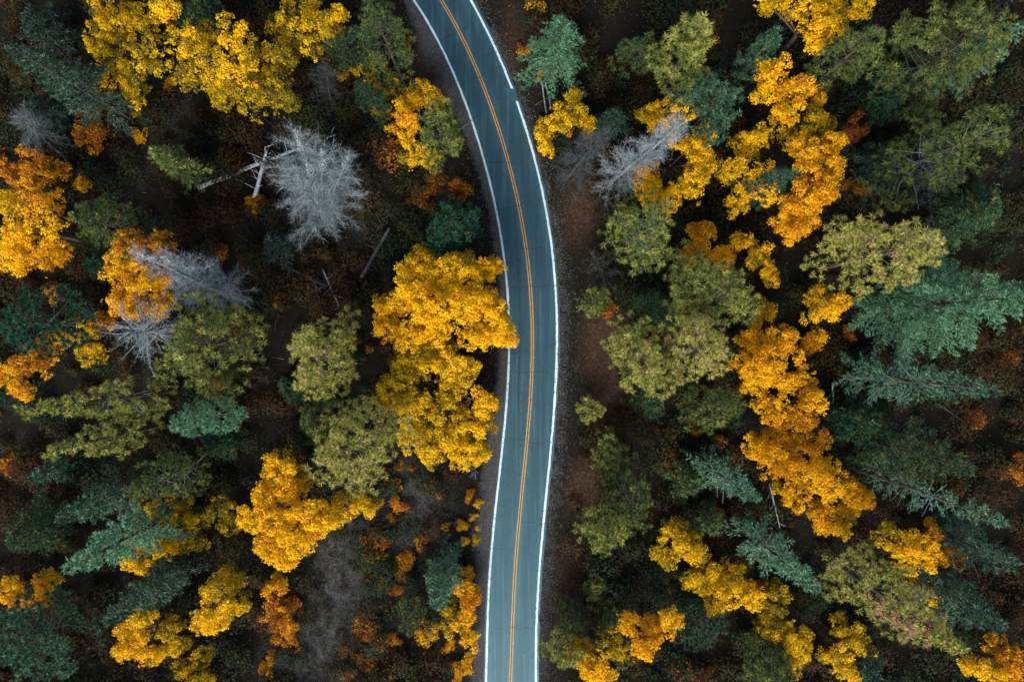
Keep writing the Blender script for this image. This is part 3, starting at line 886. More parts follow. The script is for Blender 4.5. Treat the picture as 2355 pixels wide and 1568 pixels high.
# ------------------------------------------------------------------ conifers: (kind, group, tip x, tip y, height, radius, crown start, material, tint, options, label)
PN, FR_ = "green pines", "green and teal firs"
CONI = [
 ('fir', FR_, 15, 105, 19, 4.2, .25, MINT, .30, {}, "dark green fir at the left edge below the black corner"),
 ('pine', PN, 862, 35, 15, 3.6, .35, NEEDLE, .46, {}, "green pine at the road's left side on the top edge"),
 ('pine', PN, 783, 80, 11, 2.6, .3, NEEDLE, .38, {}, "dark green pine left of the topmost roadside pine"),
 ('pine', PN, 838, 203, 11, 2.0, .3, NEEDLE, .34, {}, "small green pine set inside a dim olive orange tree"),
 ('pine', PN, 1002, 272, 13, 3.2, .3, NEEDLE, .58, {}, "olive green pine on the left roadside next to the yellow orange tree"),
 ('fir', FR_, 352, 348, 12.5, 2.7, .2, NEEDLE, .56, {'d': 1.2}, "light green fir pointing left, above the fallen white log"),
 ('pine', PN, 182, 498, 15, 3.4, .3, NEEDLE, .47, {}, "green pine right of the large golden tree at the left edge"),
 ('pine', PN, 1034, 512, 12, 3.4, .3, NEEDLE, .22, {'tipt': .03}, "emerald green pine above the huge bright yellow tree"),
 ('pine', PN, 2, 740, 14, 4.0, .2, NEEDLE, .20, {}, "dark emerald pine at the left edge"),
 ('pine', PN, 432, 792, 16, 5.6, .4, NEEDLE, .64, {'brown': (470, 828, 1.2)}, "broad olive pine under the spiky grey dead tree"),
 ('pine', PN, 718, 826, 15, 4.6, .4, NEEDLE, .78, {}, "yellowish green pine alone, left of the huge yellow tree"),
 ('pine', PN, 40, 948, 27, 2.5, .12, NEEDLE, .72, {'cone': 1, 'd': 1.5, 'rag': .15, 'deadbr': 14}, "long pointed fir-like pine reaching towards the left edge"),
 ('pine', PN, 392, 982, 17, 3.0, .25, MINT, 1.0, {'cone': 1, 'd': 1.3, }, "mint green pine with a pale tip, left of the olive pines"),
 ('pine', PN, 108, 1040, 21, 2.7, .15, NEEDLE, .70, {'cone': 1, 'd': 1.4, 'rag': .25}, "olive pine just below the long pointed one at left"),
 ('pine', PN, 284, 1138, 18, 3.2, .2, NEEDLE, .50, {'cone': 1, 'tipt': .1, 'deadbr': 8}, "green pine with bare lower branches, below the mint green pine"),
 ('fir', FR_, 145, 1312, 20, 3.4, .15, MINT, 1.0, {'d': 1.4}, "pale green fir pointing to the lower left"),
 ('fir', FR_, 133, 1195, 14, 2.8, .2, MINT, .55, {}, "muted green fir just above the pale green one at lower left"),
 ('pine', PN, 792, 1042, 17, 5.3, .4, NEEDLE, .80, {}, "large round olive pine leaning over the brilliant golden tree"),
 ('pine', PN, 715, 968, 11, 2.8, .3, NEEDLE, .52, {}, "darker pine half hidden behind the large round olive pine"),
 ('fir', FR_, 243, 1428, 16, 2.9, .15, MINT, .52, {'d': 1.3}, "dark green fir above the bright yellow tree at lower left"),
 ('pine', PN, 30, 1500, 12.5, 5.0, .25, MINT, .70, {'tipt': .12, 'd': 1.2}, "large green pine filling the bottom left corner"),
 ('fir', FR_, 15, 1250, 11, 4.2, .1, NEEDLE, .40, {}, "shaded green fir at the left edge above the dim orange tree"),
 ('fir', FR_, 1000, 1392, 13, 2.8, .1, MINT, .72, {'d': 1.3}, "bluish green fir with a pale tip in the roadside scrub"),
 ('pine', PN, 942, 1420, 6, 2.0, .2, NEEDLE, .50, {}, "low dull green pine below the pale topped fir"),
 ('fir', FR_, 615, 555, 7, 2.4, .15, MINT, .28, {}, "dark teal fir below the large silver dead tree"),
 ('fir', FR_, 72, 1098, 9, 1.5, .2, MINT, .6, {}, "small teal fir near the left edge between olive pine and green firs"),
 ('pine', PN, 440, 15, 10, 3.0, .3, NEEDLE, .38, {}, "shaded green pine at the top edge behind the yellow trees"),
 ('fir', FR_, 60, 35, 8, 3.6, .2, MINT, .12, {}, "almost black fir in the top left corner"),
 ('fir', FR_, 205, 600, 8, 2.6, .2, NEEDLE, .30, {}, "dark green fir left of the bright orange tree"),
 ('fir', FR_, 1290, 50, 15, 4.5, .25, MINT, .78, {'rag': .27, 'd': 1.15, 'nb': .75, 'droop': .2}, "star shaped blue green fir right of the road at the top"),
 ('pine', PN, 1622, 42, 18, 4.4, .3, NEEDLE, .68, {'cone': 1, }, "tall olive pine on the top edge right of the star shaped fir"),
 ('pine', PN, 1668, 205, 15, 3.6, .25, MINT, .62, {'brown': (1700, 205, .8)}, "greyish green pine below the tall olive pine"),
 ('pine', PN, 1790, 70, 13, 2.3, .25, MINT, .62, {'cone': 1, }, "small teal pine next to the topmost yellow tree at right"),
 ('pine', PN, 2022, 68, 15, 3.4, .25, NEEDLE, .54, {'cone': 1, }, "dull olive pine below the right end of the topmost yellow tree"),
 ('pine', PN, 2270, 60, 18, 5.6, .3, NEEDLE, .54, {'d': .8, 'rag': .35}, "very broad olive pine in the top right corner"),
 ('fir', FR_, 2352, 60, 17, 3.0, .3, MINT, .85, {}, "teal fir cut by the right edge in the top corner"),
 ('pine', PN, 2300, 290, 19, 4.8, .1, NEEDLE, .54, {'d': .75, 'rag': .42, 'deadbr': 8}, "broad broken olive pine at the right edge, above the pale pine"),
 ('pine', PN, 2155, 555, 22, 4.4, .25, NEEDLE, .80, {}, "long pale green pine pointing right, above the teal fir"),
 ('fir', FR_, 2400, 680, 25, 6.0, .15, MINT, .92, {'d': 1.4, 'nb': 1.1, 'rag': .22}, "big teal fir cut by the right edge"),
 ('fir', FR_, 2155, 640, 12, 3.6, .1, NEEDLE, .28, {}, "darker fir between the long pale pine and the big teal fir"),
 ('pine', PN, 1508, 508, 17, 4.4, .2, NEEDLE, .60, {'tipt': .12, 'deadbr': 10}, "olive pine with bare lower branches, below the pale leaning dead tree"),
 ('pine', PN, 1672, 655, 16, 5.0, .3, NEEDLE, .64, {}, "dull olive pine above the bright twin pines"),
 ('pine', PN, 1486, 826, 14, 4.2, .3, NEEDLE, .75, {}, "left one of the bright twin pines right of the road"),
 ('pine', PN, 1648, 806, 19, 3.7, .3, NEEDLE, .83, {}, "right one of the bright twin pines, beside the golden tree"),
 ('pine', PN, 1682, 952, 14, 3.6, .2, NEEDLE, .54, {'cone': 1, 'tipt': .1}, "shaded olive pine below the bright twin pines"),
 ('pine', PN, 1355, 943, 4, 1.7, .15, NEEDLE, .72, {}, "small lime green pine on the bare right bank"),
 ('pine', PN, 1408, 1045, 6, 2.3, .15, NEEDLE, .68, {}, "small yellowish pine below the lime green one on the bank"),
 ('pine', PN, 1455, 1172, 12, 3.9, .2, NEEDLE, .50, {'tipt': .1}, "green pine right of the rusty bank, upper of a pair"),
 ('pine', PN, 1402, 1248, 13, 2.7, .25, NEEDLE, .66, {}, "lighter green pine, lower of the pair near the rusty bank"),
 ('fir', FR_, 1738, 1145, 19, 2.5, .1, MINT, .70, {'d': .8, 'rag': .3, 'deadbr': 8}, "thin greyish fir running along the left of the orange row"),
 ('fir', FR_, 1880, 1356, 20, 3.3, .15, MINT, .80, {'d': .95, 'rag': .25, 'deadbr': 8}, "bluish fir with pale tip, below the orange row"),
 ('fir', FR_, 2300, 898, 25, 3.4, .15, MINT, .66, {'d': .85, 'rag': .28, 'deadbr': 16}, "long grey green fir with bare lower limbs at the right"),
 ('fir', FR_, 2240, 1082, 19, 4.0, .1, NEEDLE, .42, {'d': 1.1}, "dark green fir between the two long greyish firs at right"),
 ('fir', FR_, 2320, 1205, 24, 2.4, .15, MINT, .78, {'d': .5, 'rag': .35, 'deadbr': 22}, "half bare grey fir reaching to the right edge"),
 ('pine', PN, 2212, 1494, 23, 4.8, .2, NEEDLE, .78, {'cone': 1, 'brown': (2075, 1425, 2.6)}, "large pale pine with a dead brown patch at lower right"),
 ('pine', PN, 1378, 690, 7, 1.9, .2, NEEDLE, .58, {'tipt': .12}, "small pine with pale tips on the bank opposite the huge yellow tree"),
 ('pine', PN, 1312, 1520, 9, 2.7, .1, NEEDLE, .70, {}, "pale green pine on the bottom edge beside the right shoulder"),
 ('pine', PN, 1318, 1432, 6, 2.0, .15, NEEDLE, .44, {}, "small green pine just above the pale one at the right shoulder"),
 ('pine', PN, 1625, 1462, 9, 3.0, .2, MINT, .42, {}, "dim teal pine right of the orange yellow tree near the bottom"),
 ('pine', PN, 1792, 1555, 9, 3.6, .2, NEEDLE, .54, {}, "olive green pine on the bottom edge at right"),
 ('fir', FR_, 2020, 1560, 8, 3.0, .2, MINT, .40, {}, "dim green fir on the bottom edge below the brown patched pine"),
 ('fir', FR_, 2310, 1440, 14, 4.4, .15, MINT, .42, {}, "dim teal fir right of the brown patched pine"),
 ('fir', FR_, 2345, 1305, 14, 3.4, .15, MINT, .50, {'d': .8, 'deadbr': 8}, "grey green fir at the right edge below the half bare fir"),
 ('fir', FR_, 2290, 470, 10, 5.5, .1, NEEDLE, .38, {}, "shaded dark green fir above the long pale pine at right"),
 ('pine', PN, 1368, 1358, 3, 1.4, .1, NEEDLE, .64, {}, "tiny olive pine on the bank below the lighter pair pine"),
 ('fir', FR_, 1415, 258, 8, 2.3, .15, MINT, .28, {}, "dark teal fir between the dark yellow tree and the yellow one"),
 ('pine', PN, 1482, 95, 9, 2.5, .2, NEEDLE, .46, {}, "dim olive pine right of the star shaped fir"),
 ('pine', PN, 1822, 395, 15, 2.3, .25, MINT, .5, {'cone': 1, }, "small teal pine nestled in the large orange yellow tree"),
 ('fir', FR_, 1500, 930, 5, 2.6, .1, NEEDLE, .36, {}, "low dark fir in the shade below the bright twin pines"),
 ('fir', FR_, 1590, 1120, 7, 3.0, .1, NEEDLE, .44, {}, "dim green fir left of the thin greyish fir"),
 ('fir', FR_, 1530, 700, 7, 3.4, .1, NEEDLE, .36, {}, "dark green fir in the gap left of the dull olive pine"),
 ('fir', FR_, 1640, 1215, 8, 2.8, .1, NEEDLE, .46, {}, "dull olive fir between the yellow bank tree and the bluish fir"),
 ('pine', PN, 1400, 1420, 3, 1.8, .1, NEEDLE, .5, {}, "low olive pine above the dull olive broadleaf near the bottom"),
 ('fir', FR_, 2100, 170, 9, 4.2, .1, NEEDLE, .3, {}, "dark fir under the left side of the corner olive pine"),
 ('fir', FR_, 2060, 360, 9, 3.6, .1, MINT, .22, {}, "dark teal fir left of the broad broken pine"),
 ('fir', FR_, 60, 240, 9, 3.4, .1, MINT, .25, {}, "dim fir just above the grey bare tree at the left edge"),
 ('fir', FR_, 480, 1020, 6, 3.0, .1, NEEDLE, .3, {}, "shaded fir right below the mint green pine"),
 ('fir', FR_, 2010, 980, 9, 3.6, .1, NEEDLE, .34, {}, "dark fir just right of the orange row"),
 ('fir', FR_, 660, 900, 5, 2.4, .1, NEEDLE, .32, {}, "low dark fir below the yellowish pine"),
]

# ------------------------------------------------------------------ dead trees: (tip x, tip y, base x, base y, height, radius, start, twigs per metre, tint, options, label)
SNAG = [
 (678, 300, 742, 500, 23, 6.2, .18, 18, .72, {'nb': 150, 'big': 40, 'tops': [(738, 345, 21), (705, 372, 19), (800, 360, 17)], 'pw': .7, 'crest': 1, 'tl': 1.15}, "large silver dead tree beside the fallen white log"),
 (55, 268, 105, 320, 13, 3.6, .3, 13, .5, {'nb': 60, 'curl': -.2}, "grey bare tree with a flat top at the left edge"),
 (303, 575, 545, 690, 27, 4.2, .12, 16, .80, {'nb': 110, 'big': 30, 'crest': 1, 'pw': .75, 'tops': [(375, 590, 22)]}, "silver dead tree leaning across the bright orange tree"),
 (302, 755, 430, 775, 24, 5.0, .5, 4, .8, {'thick': 2.0, 'nb': 70, 'big': 50, 'el': -28, 'pw': .35, 'tl': .9, 'curl': .05}, "spiky bare dead tree over the broad olive pine"),
 (1572, 280, 1395, 428, 22, 3.6, .08, 15, .80, {'nb': 110, 'big': 36, 'pw': .65}, "pale leaning dead tree in front of the yellow tree right of the road"),
 (1390, 305, 1300, 412, 16, 3.2, .1, 13, .28, {'nb': 80, 'big': 24, 'pw': .6, 'dark': 1}, "dull grey dead tree left of the pale leaning one"),
 (748, 150, 762, 240, 11, 2.8, .15, 9, .16, {'nb': 50, 'big': 20, 'dark': 1}, "dark spindly dead tree right of the wide yellow tree"),
 (2170, 385, 2110, 420, 10, 5.0, .2, 9, .30, {'nb': 60, 'big': 30, 'dark': 1}, "tangled grey dead tree below the broad broken pine"),
 (1372, 600, 1395, 655, 6, 3.6, .25, 3, .35, {'nb': 30, 'big': 24, 'dark': 1, 'el': -20, 'pw': .4}, "low fan of bare dead branches below the olive pine by the road"),
 (205, 180, 228, 215, 7, 2.4, .15, 6, .12, {'nb': 40, 'big': 20, 'dark': 1}, "black spindly dead tree below the big yellow tree at top left"),
]

# ------------------------------------------------------------------ build
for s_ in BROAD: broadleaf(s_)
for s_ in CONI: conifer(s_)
for s_ in SNAG: snag(s_)

# ------------------------------------------------------------------ fallen trunks: (x0, y0, z0, x1, y1, z1, radius0, radius1, material, twig count, label)
LOGS = [
 (455, 432, .3, 773, 309, .9, .37, .13, PALEWOOD, 9, "long white fallen log passing behind the large silver dead tree"),
 (585, 456, .5, 613, 345, 1.6, .34, .17, PALEWOOD, 14, "broken white trunk lying across the long fallen log"),
 (612, 345, 1.2, 660, 275, .6, .14, .08, DARKWOOD, 14, "forked grey dead branch spreading above the crossed logs"),
 (645, 282, .4, 716, 168, .3, .2, .1, DARKWOOD, 8, "grey fallen stem leading up from the crossed logs"),
 (657, 161, .3, 705, 155, .3, .12, .1, DEADWOOD, 1, "short pale log under the wide yellow tree"),
 (512, 290, .3, 605, 345, .3, .1, .06, DARKWOOD, 6, "thin dark fallen branch left of the crossed logs"),
 (741, 619, .3, 781, 712, .3, .14, .08, DEADWOOD, 3, "thin pale log lying below the silver dead tree"),
 (622, 595, .25, 746, 656, .3, .16, .1, DARKWOOD, 5, "weathered grey log left of the thin pale log"),
 (897, 525, 3.0, 832, 638, .2, .2, .3, DARKWOOD, 12, "dark leaning dead trunk with curved bare branches"),
 (1244, 178, .3, 1256, 262, .3, .14, .1, DEADWOOD, 2, "left one of two grey logs right of the road"),
 (1252, 182, .4, 1267, 249, .3, .13, .1, DEADWOOD, 2, "right one of two grey logs right of the road"),
 (560, 792, .3, 617, 846, .3, .11, .07, DEADWOOD, 3, "thin grey log between the broad olive pine and the yellowish pine"),
 (1049, 304, .5, 1097, 271, .35, .05, .02, DEADWOOD, 2, "thin bare branch poking over the left road edge"),
 (2150, 925, .3, 2216, 972, .3, .13, .06, DARKWOOD, 4, "grey fallen branch below the long grey green fir"),
 (1768, 1111, 3.5, 1792, 1212, 2.0, .12, .07, DEADWOOD, 8, "pale bare stem beside the thin greyish fir"),
 (1900, 1262, 1.2, 1922, 1276, .9, .06, .03, DEADWOOD, 1, "short curved white branch right of the bluish fir"),
 (1550, 1350, .3, 1640, 1440, .3, .06, .04, DARKWOOD, 2, "thin dark fallen branch above the orange yellow tree"),
 (575, 245, .3, 640, 300, .4, .09, .04, DARKWOOD, 4, "dark fallen branch above the crossed logs, left of the grey stem"),
 (830, 340, .4, 800, 395, .6, .08, .04, DEADWOOD, 3, "short grey branch at the right side of the large silver dead tree"),
 (560, 490, .3, 660, 520, .3, .08, .04, DARKWOOD, 4, "thin dark branch under the lower left of the large silver dead tree"),
 (870, 500, .3, 905, 590, .3, .06, .03, DEADWOOD, 5, "thin bare branch right of the dark leaning trunk"),
 (700, 585, .3, 760, 560, .3, .06, .03, DARKWOOD, 4, "dark twiggy branch above the thin pale log"),
 (720, 640, .3, 735, 700, .3, .07, .03, DEADWOOD, 3, "little grey branch lying left of the thin pale log"),
 (1915, 880, 3.0, 1917, 955, 1.2, .13, .1, DEADWOOD, 2, "pale broken stem standing at the right edge of the orange row"),
 (2030, 745, .4, 2110, 790, .4, .07, .03, DARKWOOD, 4, "thin dark branch above the long grey green fir"),
 (1570, 1525, .3, 1625, 1560, .3, .06, .04, DARKWOOD, 2, "thin fallen branch in the dark by the bottom edge"),
]
for (x0, y0, z0, x1, y1, z1, r0, r1, mat, ntw, label) in LOGS:
    a, b = at(x0, y0, z0), at(x1, y1, z1)
    gzz = float(gz(a[0], a[1]))
    root = empty("fallen_log", (a[0], a[1], gzz), label, "log" if r0 > .1 else "branch", "fallen dead wood")
    n = 9
    t = np.linspace(0, 1, n)
    ofs = (b - a)
    pts = ofs[None] * t[:, None] + np.array([0, 0, z0])
    pts[:, 2] = z0 + (z1 - z0) * t
    side = unit(np.array([-ofs[1], ofs[0], 0.0]))
    Ln = np.linalg.norm(ofs)
    pts[1:-1] += side[None] * RNG.normal(0, .004 * Ln, n - 2)[:, None]
    tb = MB(); tb.tube(pts, np.linspace(r0, r1, n) * RNG.uniform(.88, 1.1, n), 8)
    obj("trunk", tb.mesh("trunk", mat), root)
    for q in range(ntw):
        s_ = RNG.uniform(.15, .98); p = pts[0] * (1 - s_) + pts[-1] * s_
        dq = unit(ofs / Ln * RNG.uniform(-.1, .9) + side * RNG.choice([-1, 1]) * RNG.uniform(.4, 1) + np.array([0, 0, RNG.uniform(.05, .5)]))
        ll = RNG.uniform(.8, 3.0) * min(1, .35 + r0 * 2)
        bm = MB()
        k_ = side * RNG.normal(0, .12) * ll
        bm.tube([p, p + dq * ll * .5 + k_, p + dq * ll + k_ * .2 - np.array([0, 0, .1 * ll])], [.035 + .06 * r0, .03 + .03 * r0, .014], 4)
        obj("branch", bm.mesh("branch", mat), root)

# ------------------------------------------------------------------ boulders
for (x, y, r, label) in [(225, 247, .55, "left one of two pale boulders below the big yellow tree"), (239, 250, .6, "right one of two pale boulders below the big yellow tree"),
                         (252, 281, .5, "pale boulder right of the rusty shrub tree"), (265, 300, .4, "small pale stone below the pale boulder by the rusty shrub tree")]:
    u_, v_ = np.meshgrid(np.linspace(0, 2 * np.pi, 12, endpoint=False), np.linspace(0.05, np.pi - .05, 8))
    P = np.stack([np.cos(u_) * np.sin(v_), np.sin(u_) * np.sin(v_), np.cos(v_)], -1).reshape(-1, 3)
    P *= (1 + RNG.normal(0, .07, len(P)))[:, None] * np.array([r, r * .8, r * .65])
    i, j = np.meshgrid(np.arange(7), np.arange(12), indexing='ij')
    F = np.stack([i * 12 + j, (i + 1) * 12 + j, (i + 1) * 12 + (j + 1) % 12, i * 12 + (j + 1) % 12], -1).reshape(-1, 4)
    c = at(x, y)
    tag(obj("boulder", mesh_np("boulder", P, F, STONE, smooth=True), None, (c[0], c[1], float(gz(c[0], c[1])) + r * .3)), label, "rock", "pale boulders")

# ------------------------------------------------------------------ shrubs on the clearing and in the understorey
SHRUB_MESH = {}
def shrub_mesh(kind, v_):
    key = (kind, v_)
    if key not in SHRUB_MESH:
        tint = {'yellow': .60, 'gold': .46, 'orange': .30, 'rust': .14, 'ochre': .72}[kind]
        L = [(np.array([RNG.normal(0, .48), RNG.normal(0, .48), RNG.uniform(.1, .65)]), RNG.uniform(.12, .36), tint + RNG.normal(-.03, .08)) for _ in range(11)]
        v, f, t = crown_mesh(L, .8, .15, .07)
        SHRUB_MESH[key] = mesh_np("shrub", v, f, AUTUMN, t)
    return SHRUB_MESH[key]


CL = "small shrubs on the roadside clearing"
UG = "small shrubs in the forest understorey"
SHRUBS = [
 (325, 315, 27, 'gold', UG, "small orange shrub standing left of the light green fir"),
 (196, 422, 25, 'yellow', UG, "small yellow shrub above the green pine at left"),
 (125, 666, 28, 'orange', UG, "small dull orange shrub left of the bright orange tree"),
 (585, 472, 28, 'gold', UG, "orange shrub at the lower end of the broken white trunk"),
 (712, 330, 18, 'orange', UG, "small orange shrub glimpsed through the large silver dead tree"),
 (695, 505, 26, 'rust', UG, "rusty shrub below the large silver dead tree"),
 (510, 580, 28, 'rust', UG, "dim rusty shrub right of the bright orange tree"),
 (570, 608, 28, 'rust', UG, "dim brown shrub left of the weathered grey log"),
 (640, 690, 22, 'rust', UG, "dim brown shrub left of the thin pale log"),
 (545, 655, 14, 'orange', UG, "small orange shrub at the foot of the leaning silver dead tree"),
 (502, 885, 30, 'orange', UG, "orange shrub below the broad olive pine"),
 (808, 790, 26, 'orange', UG, "orange shrub touching the right side of the yellowish pine"),
 (555, 985, 18, 'orange', UG, "small orange shrub right of the mint green pine"),
 (170, 725, 14, 'orange', UG, "tiny orange shrub above the dull olive and rust tree"),
 (395, 190, 18, 'gold', UG, "small orange shrub under the gap between the top left yellow trees"),
 (25, 1065, 34, 'rust', UG, "brown orange shrub at the left edge below the olive pine"),
 (155, 1255, 24, 'rust', UG, "rusty shrub between the two lower left firs"),
 (1000, 420, 34, 'rust', UG, "wide rusty shrub left of the road above the emerald pine"),
 (1062, 432, 30, 'rust', UG, "rusty shrub at the left road edge above the emerald pine"),
 (965, 455, 30, 'rust', UG, "rusty shrub above left of the emerald pine"),
 (935, 105, 20, 'orange', UG, "orange shrub between the topmost pine and the left shoulder"),
 (1228, 6, 26, 'gold', UG, "golden shrub on the top edge left of the star shaped fir"),
 (1245, 170, 18, 'ochre', UG, "ochre shrub below the star shaped fir"),
 (1205, 120, 18, 'rust', UG, "rusty shrub on the right roadside near the top"),
 (1590, 965, 22, 'rust', UG, "rusty shrub left of the shaded olive pine"),
 (1650, 1010, 26, 'rust', UG, "rust red shrub below the shaded olive pine"),
 (1600, 1090, 18, 'rust', UG, "rusty shrub right of the green pair pine"),
 (1950, 770, 22, 'orange', UG, "orange shrub left of the long grey green fir"),
 (2080, 700, 28, 'rust', UG, "rusty shrub below the darker fir near the big teal fir"),
 (2030, 635, 16, 'orange', UG, "small orange shrub under the long pale green pine"),
 (2240, 960, 30, 'rust', UG, "rusty shrub just below the tip of the long grey green fir"),
 (2320, 820, 28, 'rust', UG, "rusty shrub at the right edge below the big teal fir"),
 (2190, 1200, 24, 'rust', UG, "rusty shrub above the hazy dull orange tree"),
 (2280, 1370, 26, 'rust', UG, "rusty shrub left of the grey green fir at the right edge"),
 (1610, 1545, 28, 'rust', UG, "rusty shrub on the bottom edge right of the road"),
 (1700, 1290, 24, 'rust', UG, "rusty shrub left of the bluish fir"),
 (1745, 1345, 22, 'rust', UG, "reddish shrub right above the yellow tree at lower right"),
 (1395, 715, 26, 'rust', UG, "rusty shrub beside the small pale tipped pine"),
 (1430, 480, 22, 'rust', UG, "rusty shrub left of the olive pine with bare lower branches"),
 (1640, 1165, 16, 'orange', UG, "orange shrub below the dim green fir"),
 (2260, 140, 20, 'rust', UG, "rusty shrub at the lower edge of the corner olive pine"),
 (875, 1240, 38, 'rust', CL, "large brown shrub topped with rust at the clearing's upper edge"),
 (868, 1275, 30, 'orange', CL, "orange shrub directly below the large brown shrub"),
 (935, 1275, 30, 'orange', CL, "tall orange shrub left of the pale topped fir"),
 (970, 1240, 22, 'orange', CL, "orange shrub above the pale topped fir"),
 (925, 1310, 26, 'orange', CL, "orange shrub lower left of the pale topped fir"),
 (916, 1350, 22, 'rust', CL, "brown shrub above the low dull green pine"),
 (849, 1440, 42, 'rust', CL, "widest brown shrub in the lower half of the clearing"),
 (882, 1475, 26, 'rust', CL, "red brown shrub touching the widest brown shrub"),
 (904, 1464, 20, 'orange', CL, "orange shrub right of the widest brown shrub"),
 (980, 1454, 28, 'yellow', CL, "bright yellow shrub below the pale topped fir"),
 (1067, 1525, 28, 'gold', CL, "orange shrub nearest the bottom left of the road"),
 (1035, 1484, 18, 'gold', CL, "slim orange shrub below the olive yellow tree by the road"),
 (1064, 1205, 17, 'yellow', CL, "bright yellow shrub beside a small white twig"),
 (1024, 1212, 13, 'yellow', CL, "small yellow shrub left of the one beside the white twig"),
 (1099, 1157, 14, 'ochre', CL, "ochre shrub touching the left gravel shoulder"),
 (1079, 1140, 15, 'orange', CL, "orange shrub just left of the ochre one on the shoulder"),
 (1086, 1187, 11, 'gold', CL, "tiny golden shrub above the bright yellow shrub with the twig"),
 (1070, 1241, 13, 'yellow', CL, "small yellow shrub below the bright yellow one with the twig"),
 (1094, 1244, 15, 'ochre', CL, "dull ochre shrub at the shoulder below the yellow ones"),
 (1098, 1215, 8, 'gold', CL, "tiniest golden shrub on the left shoulder"),
 (997, 1106, 11, 'gold', CL, "tiny orange shrub below the darker yellow tree"),
 (921, 1072, 14, 'orange', CL, "small orange shrub right of the large round olive pine"),
 (946, 1077, 10, 'rust', CL, "tiny rusty shrub under the darker yellow tree"),
 (912, 1155, 24, 'orange', CL, "orange shrub lower right of the large round olive pine"),
 (909, 1111, 20, 'gold', CL, "golden orange shrub at the right rim of the large round olive pine"),
 (902, 1192, 14, 'orange', CL, "small orange shrub above the large brown shrub"),
 (1010, 1136, 10, 'orange', CL, "tiny orange shrub in the middle of the upper scrub"),
 (1067, 1310, 11, 'gold', CL, "tiny golden shrub right of the pale topped fir"),
 (882, 1332, 16, 'orange', CL, "small orange shrub left of the brown shrub above the low pine"),
 (856, 1322, 16, 'rust', CL, "small rusty shrub on the grey grass of the clearing's middle"),
 (791, 1488, 15, 'rust', CL, "rusty shrub at the left of the clearing near the bottom"),
 (822, 1508, 18, 'rust', CL, "brown shrub below left of the widest brown shrub"),
 (852, 1530, 20, 'rust', CL, "dull brown shrub near the bottom edge of the clearing"),
 (798, 1545, 22, 'rust', CL, "red brown shrub on the bottom edge of the clearing"),
 (894, 1548, 15, 'orange', CL, "orange shrub on the bottom edge of the clearing"),
 (1050, 1558, 13, 'gold', CL, "golden shrub on the bottom edge left of the road"),
 (612, 1540, 22, 'orange', CL, "orange shrub on the bottom edge left of the clearing"),
 (625, 1500, 20, 'rust', CL, "rusty shrub below the orange brown tree of the clearing"),
 (680, 1490, 14, 'orange', CL, "small orange shrub on the left grass of the clearing"),
]
PXS = S
for q, (x, y, rp, kind, grp, label) in enumerate(SHRUBS):
    c = at(x, y)
    sc = rp * PXS * 0.68
    o = tag(obj("shrub", shrub_mesh(kind, q % 5), None, (c[0], c[1], float(gz(c[0], c[1])) - .05)), label, "shrub", grp)
    o.scale = (sc, sc * RNG.uniform(.85, 1.1), sc * RNG.uniform(.7, 1.0))
    o.rotation_euler = (0, 0, RNG.uniform(0, 6.28))

# pale dead twig bushes at the roadside
for (x, y, n, ll, label) in [(1092, 1078, 14, 1.1, "pale dead twigs at the lower tip of the darker yellow tree"), (1051, 1195, 6, .8, "small white twig beside the bright yellow shrub")]:
    c = at(x, y)
    root = empty("dead_twig", (c[0], c[1], .05), label, "branch", "pale dead twigs by the road")
    for q in range(n):
        bm = MB(); dr = unit(np.array([RNG.normal(-.3, .6), RNG.normal(-.5, .6), .35])); L_ = ll * RNG.uniform(.6, 1.4)
        bm.tube([[0, 0, .1], dr * L_ * .5 + np.array([0, 0, .15]), dr * L_ + np.array([RNG.normal(0, .1), 0, .1])], [.045, .035, .015], 4)
        obj("branch", bm.mesh("branch", DEADWOOD), root)

# ------------------------------------------------------------------ uncountable ground cover
def scatter(n, pad, fn=None, lim=(76, 52)):
    P = []
    while sum(len(p) for p in P) < n:
        x = RNG.uniform(-lim[0], lim[0], n * 2); y = RNG.uniform(-lim[1], lim[1], n * 2)
        ok = roadmask(x, y) > pad + 1.2 * vnoise(x, y, .5)
        if fn is not None: ok &= RNG.uniform(0, 1, n * 2) < fn(x, y)
        P.append(np.stack([x[ok], y[ok]], -1))
    return np.vstack(P)[:n]


# low scrub: small leafy clumps in dark browns and greens
q = scatter(4300, 3.4, lambda x, y: np.clip(1.0 - .62 * greyness(x, y) - .7 * redness(x, y), 0, 1) * np.clip((roadmask(x, y) - 2) / 8, .1, 1), (92, 68))
R_ = RNG.uniform(.3, 1.0, len(q)) ** 1.4 * 2.2 + .3
nl = (78 * R_ ** 1.6).astype(int) + 10
idx = np.repeat(np.arange(len(q)), nl)
ld = rand_unit(len(idx)); ld[:, 2] = np.abs(ld[:, 2])
cz = gz(q[:, 0], q[:, 1])
p = np.c_[q, cz][idx] + ld * (R_[idx] * RNG.uniform(.5, 1.1, len(idx)))[:, None] * np.array([1, 1, 1.6])
v, f = leaf_tris(p, unit(ld + rand_unit(len(idx)) * .7 + np.array([0, 0, .5])), .26)
base_t = np.clip(.55 * vnoise(q[:, 0], q[:, 1], .12) + .45 * RNG.uniform(0, 1, len(q)), 0, 1) * .86 + RNG.choice([0, .14], len(q), p=[.8, .2])
t = np.clip(base_t[idx] + RNG.normal(0, .03, len(idx)), 0, 1)
tag(obj("undergrowth", mesh_np("undergrowth", v, f, UNDER, t)), "dark tangled undergrowth of leaves covering the forest floor between trees", "undergrowth", kind="stuff")

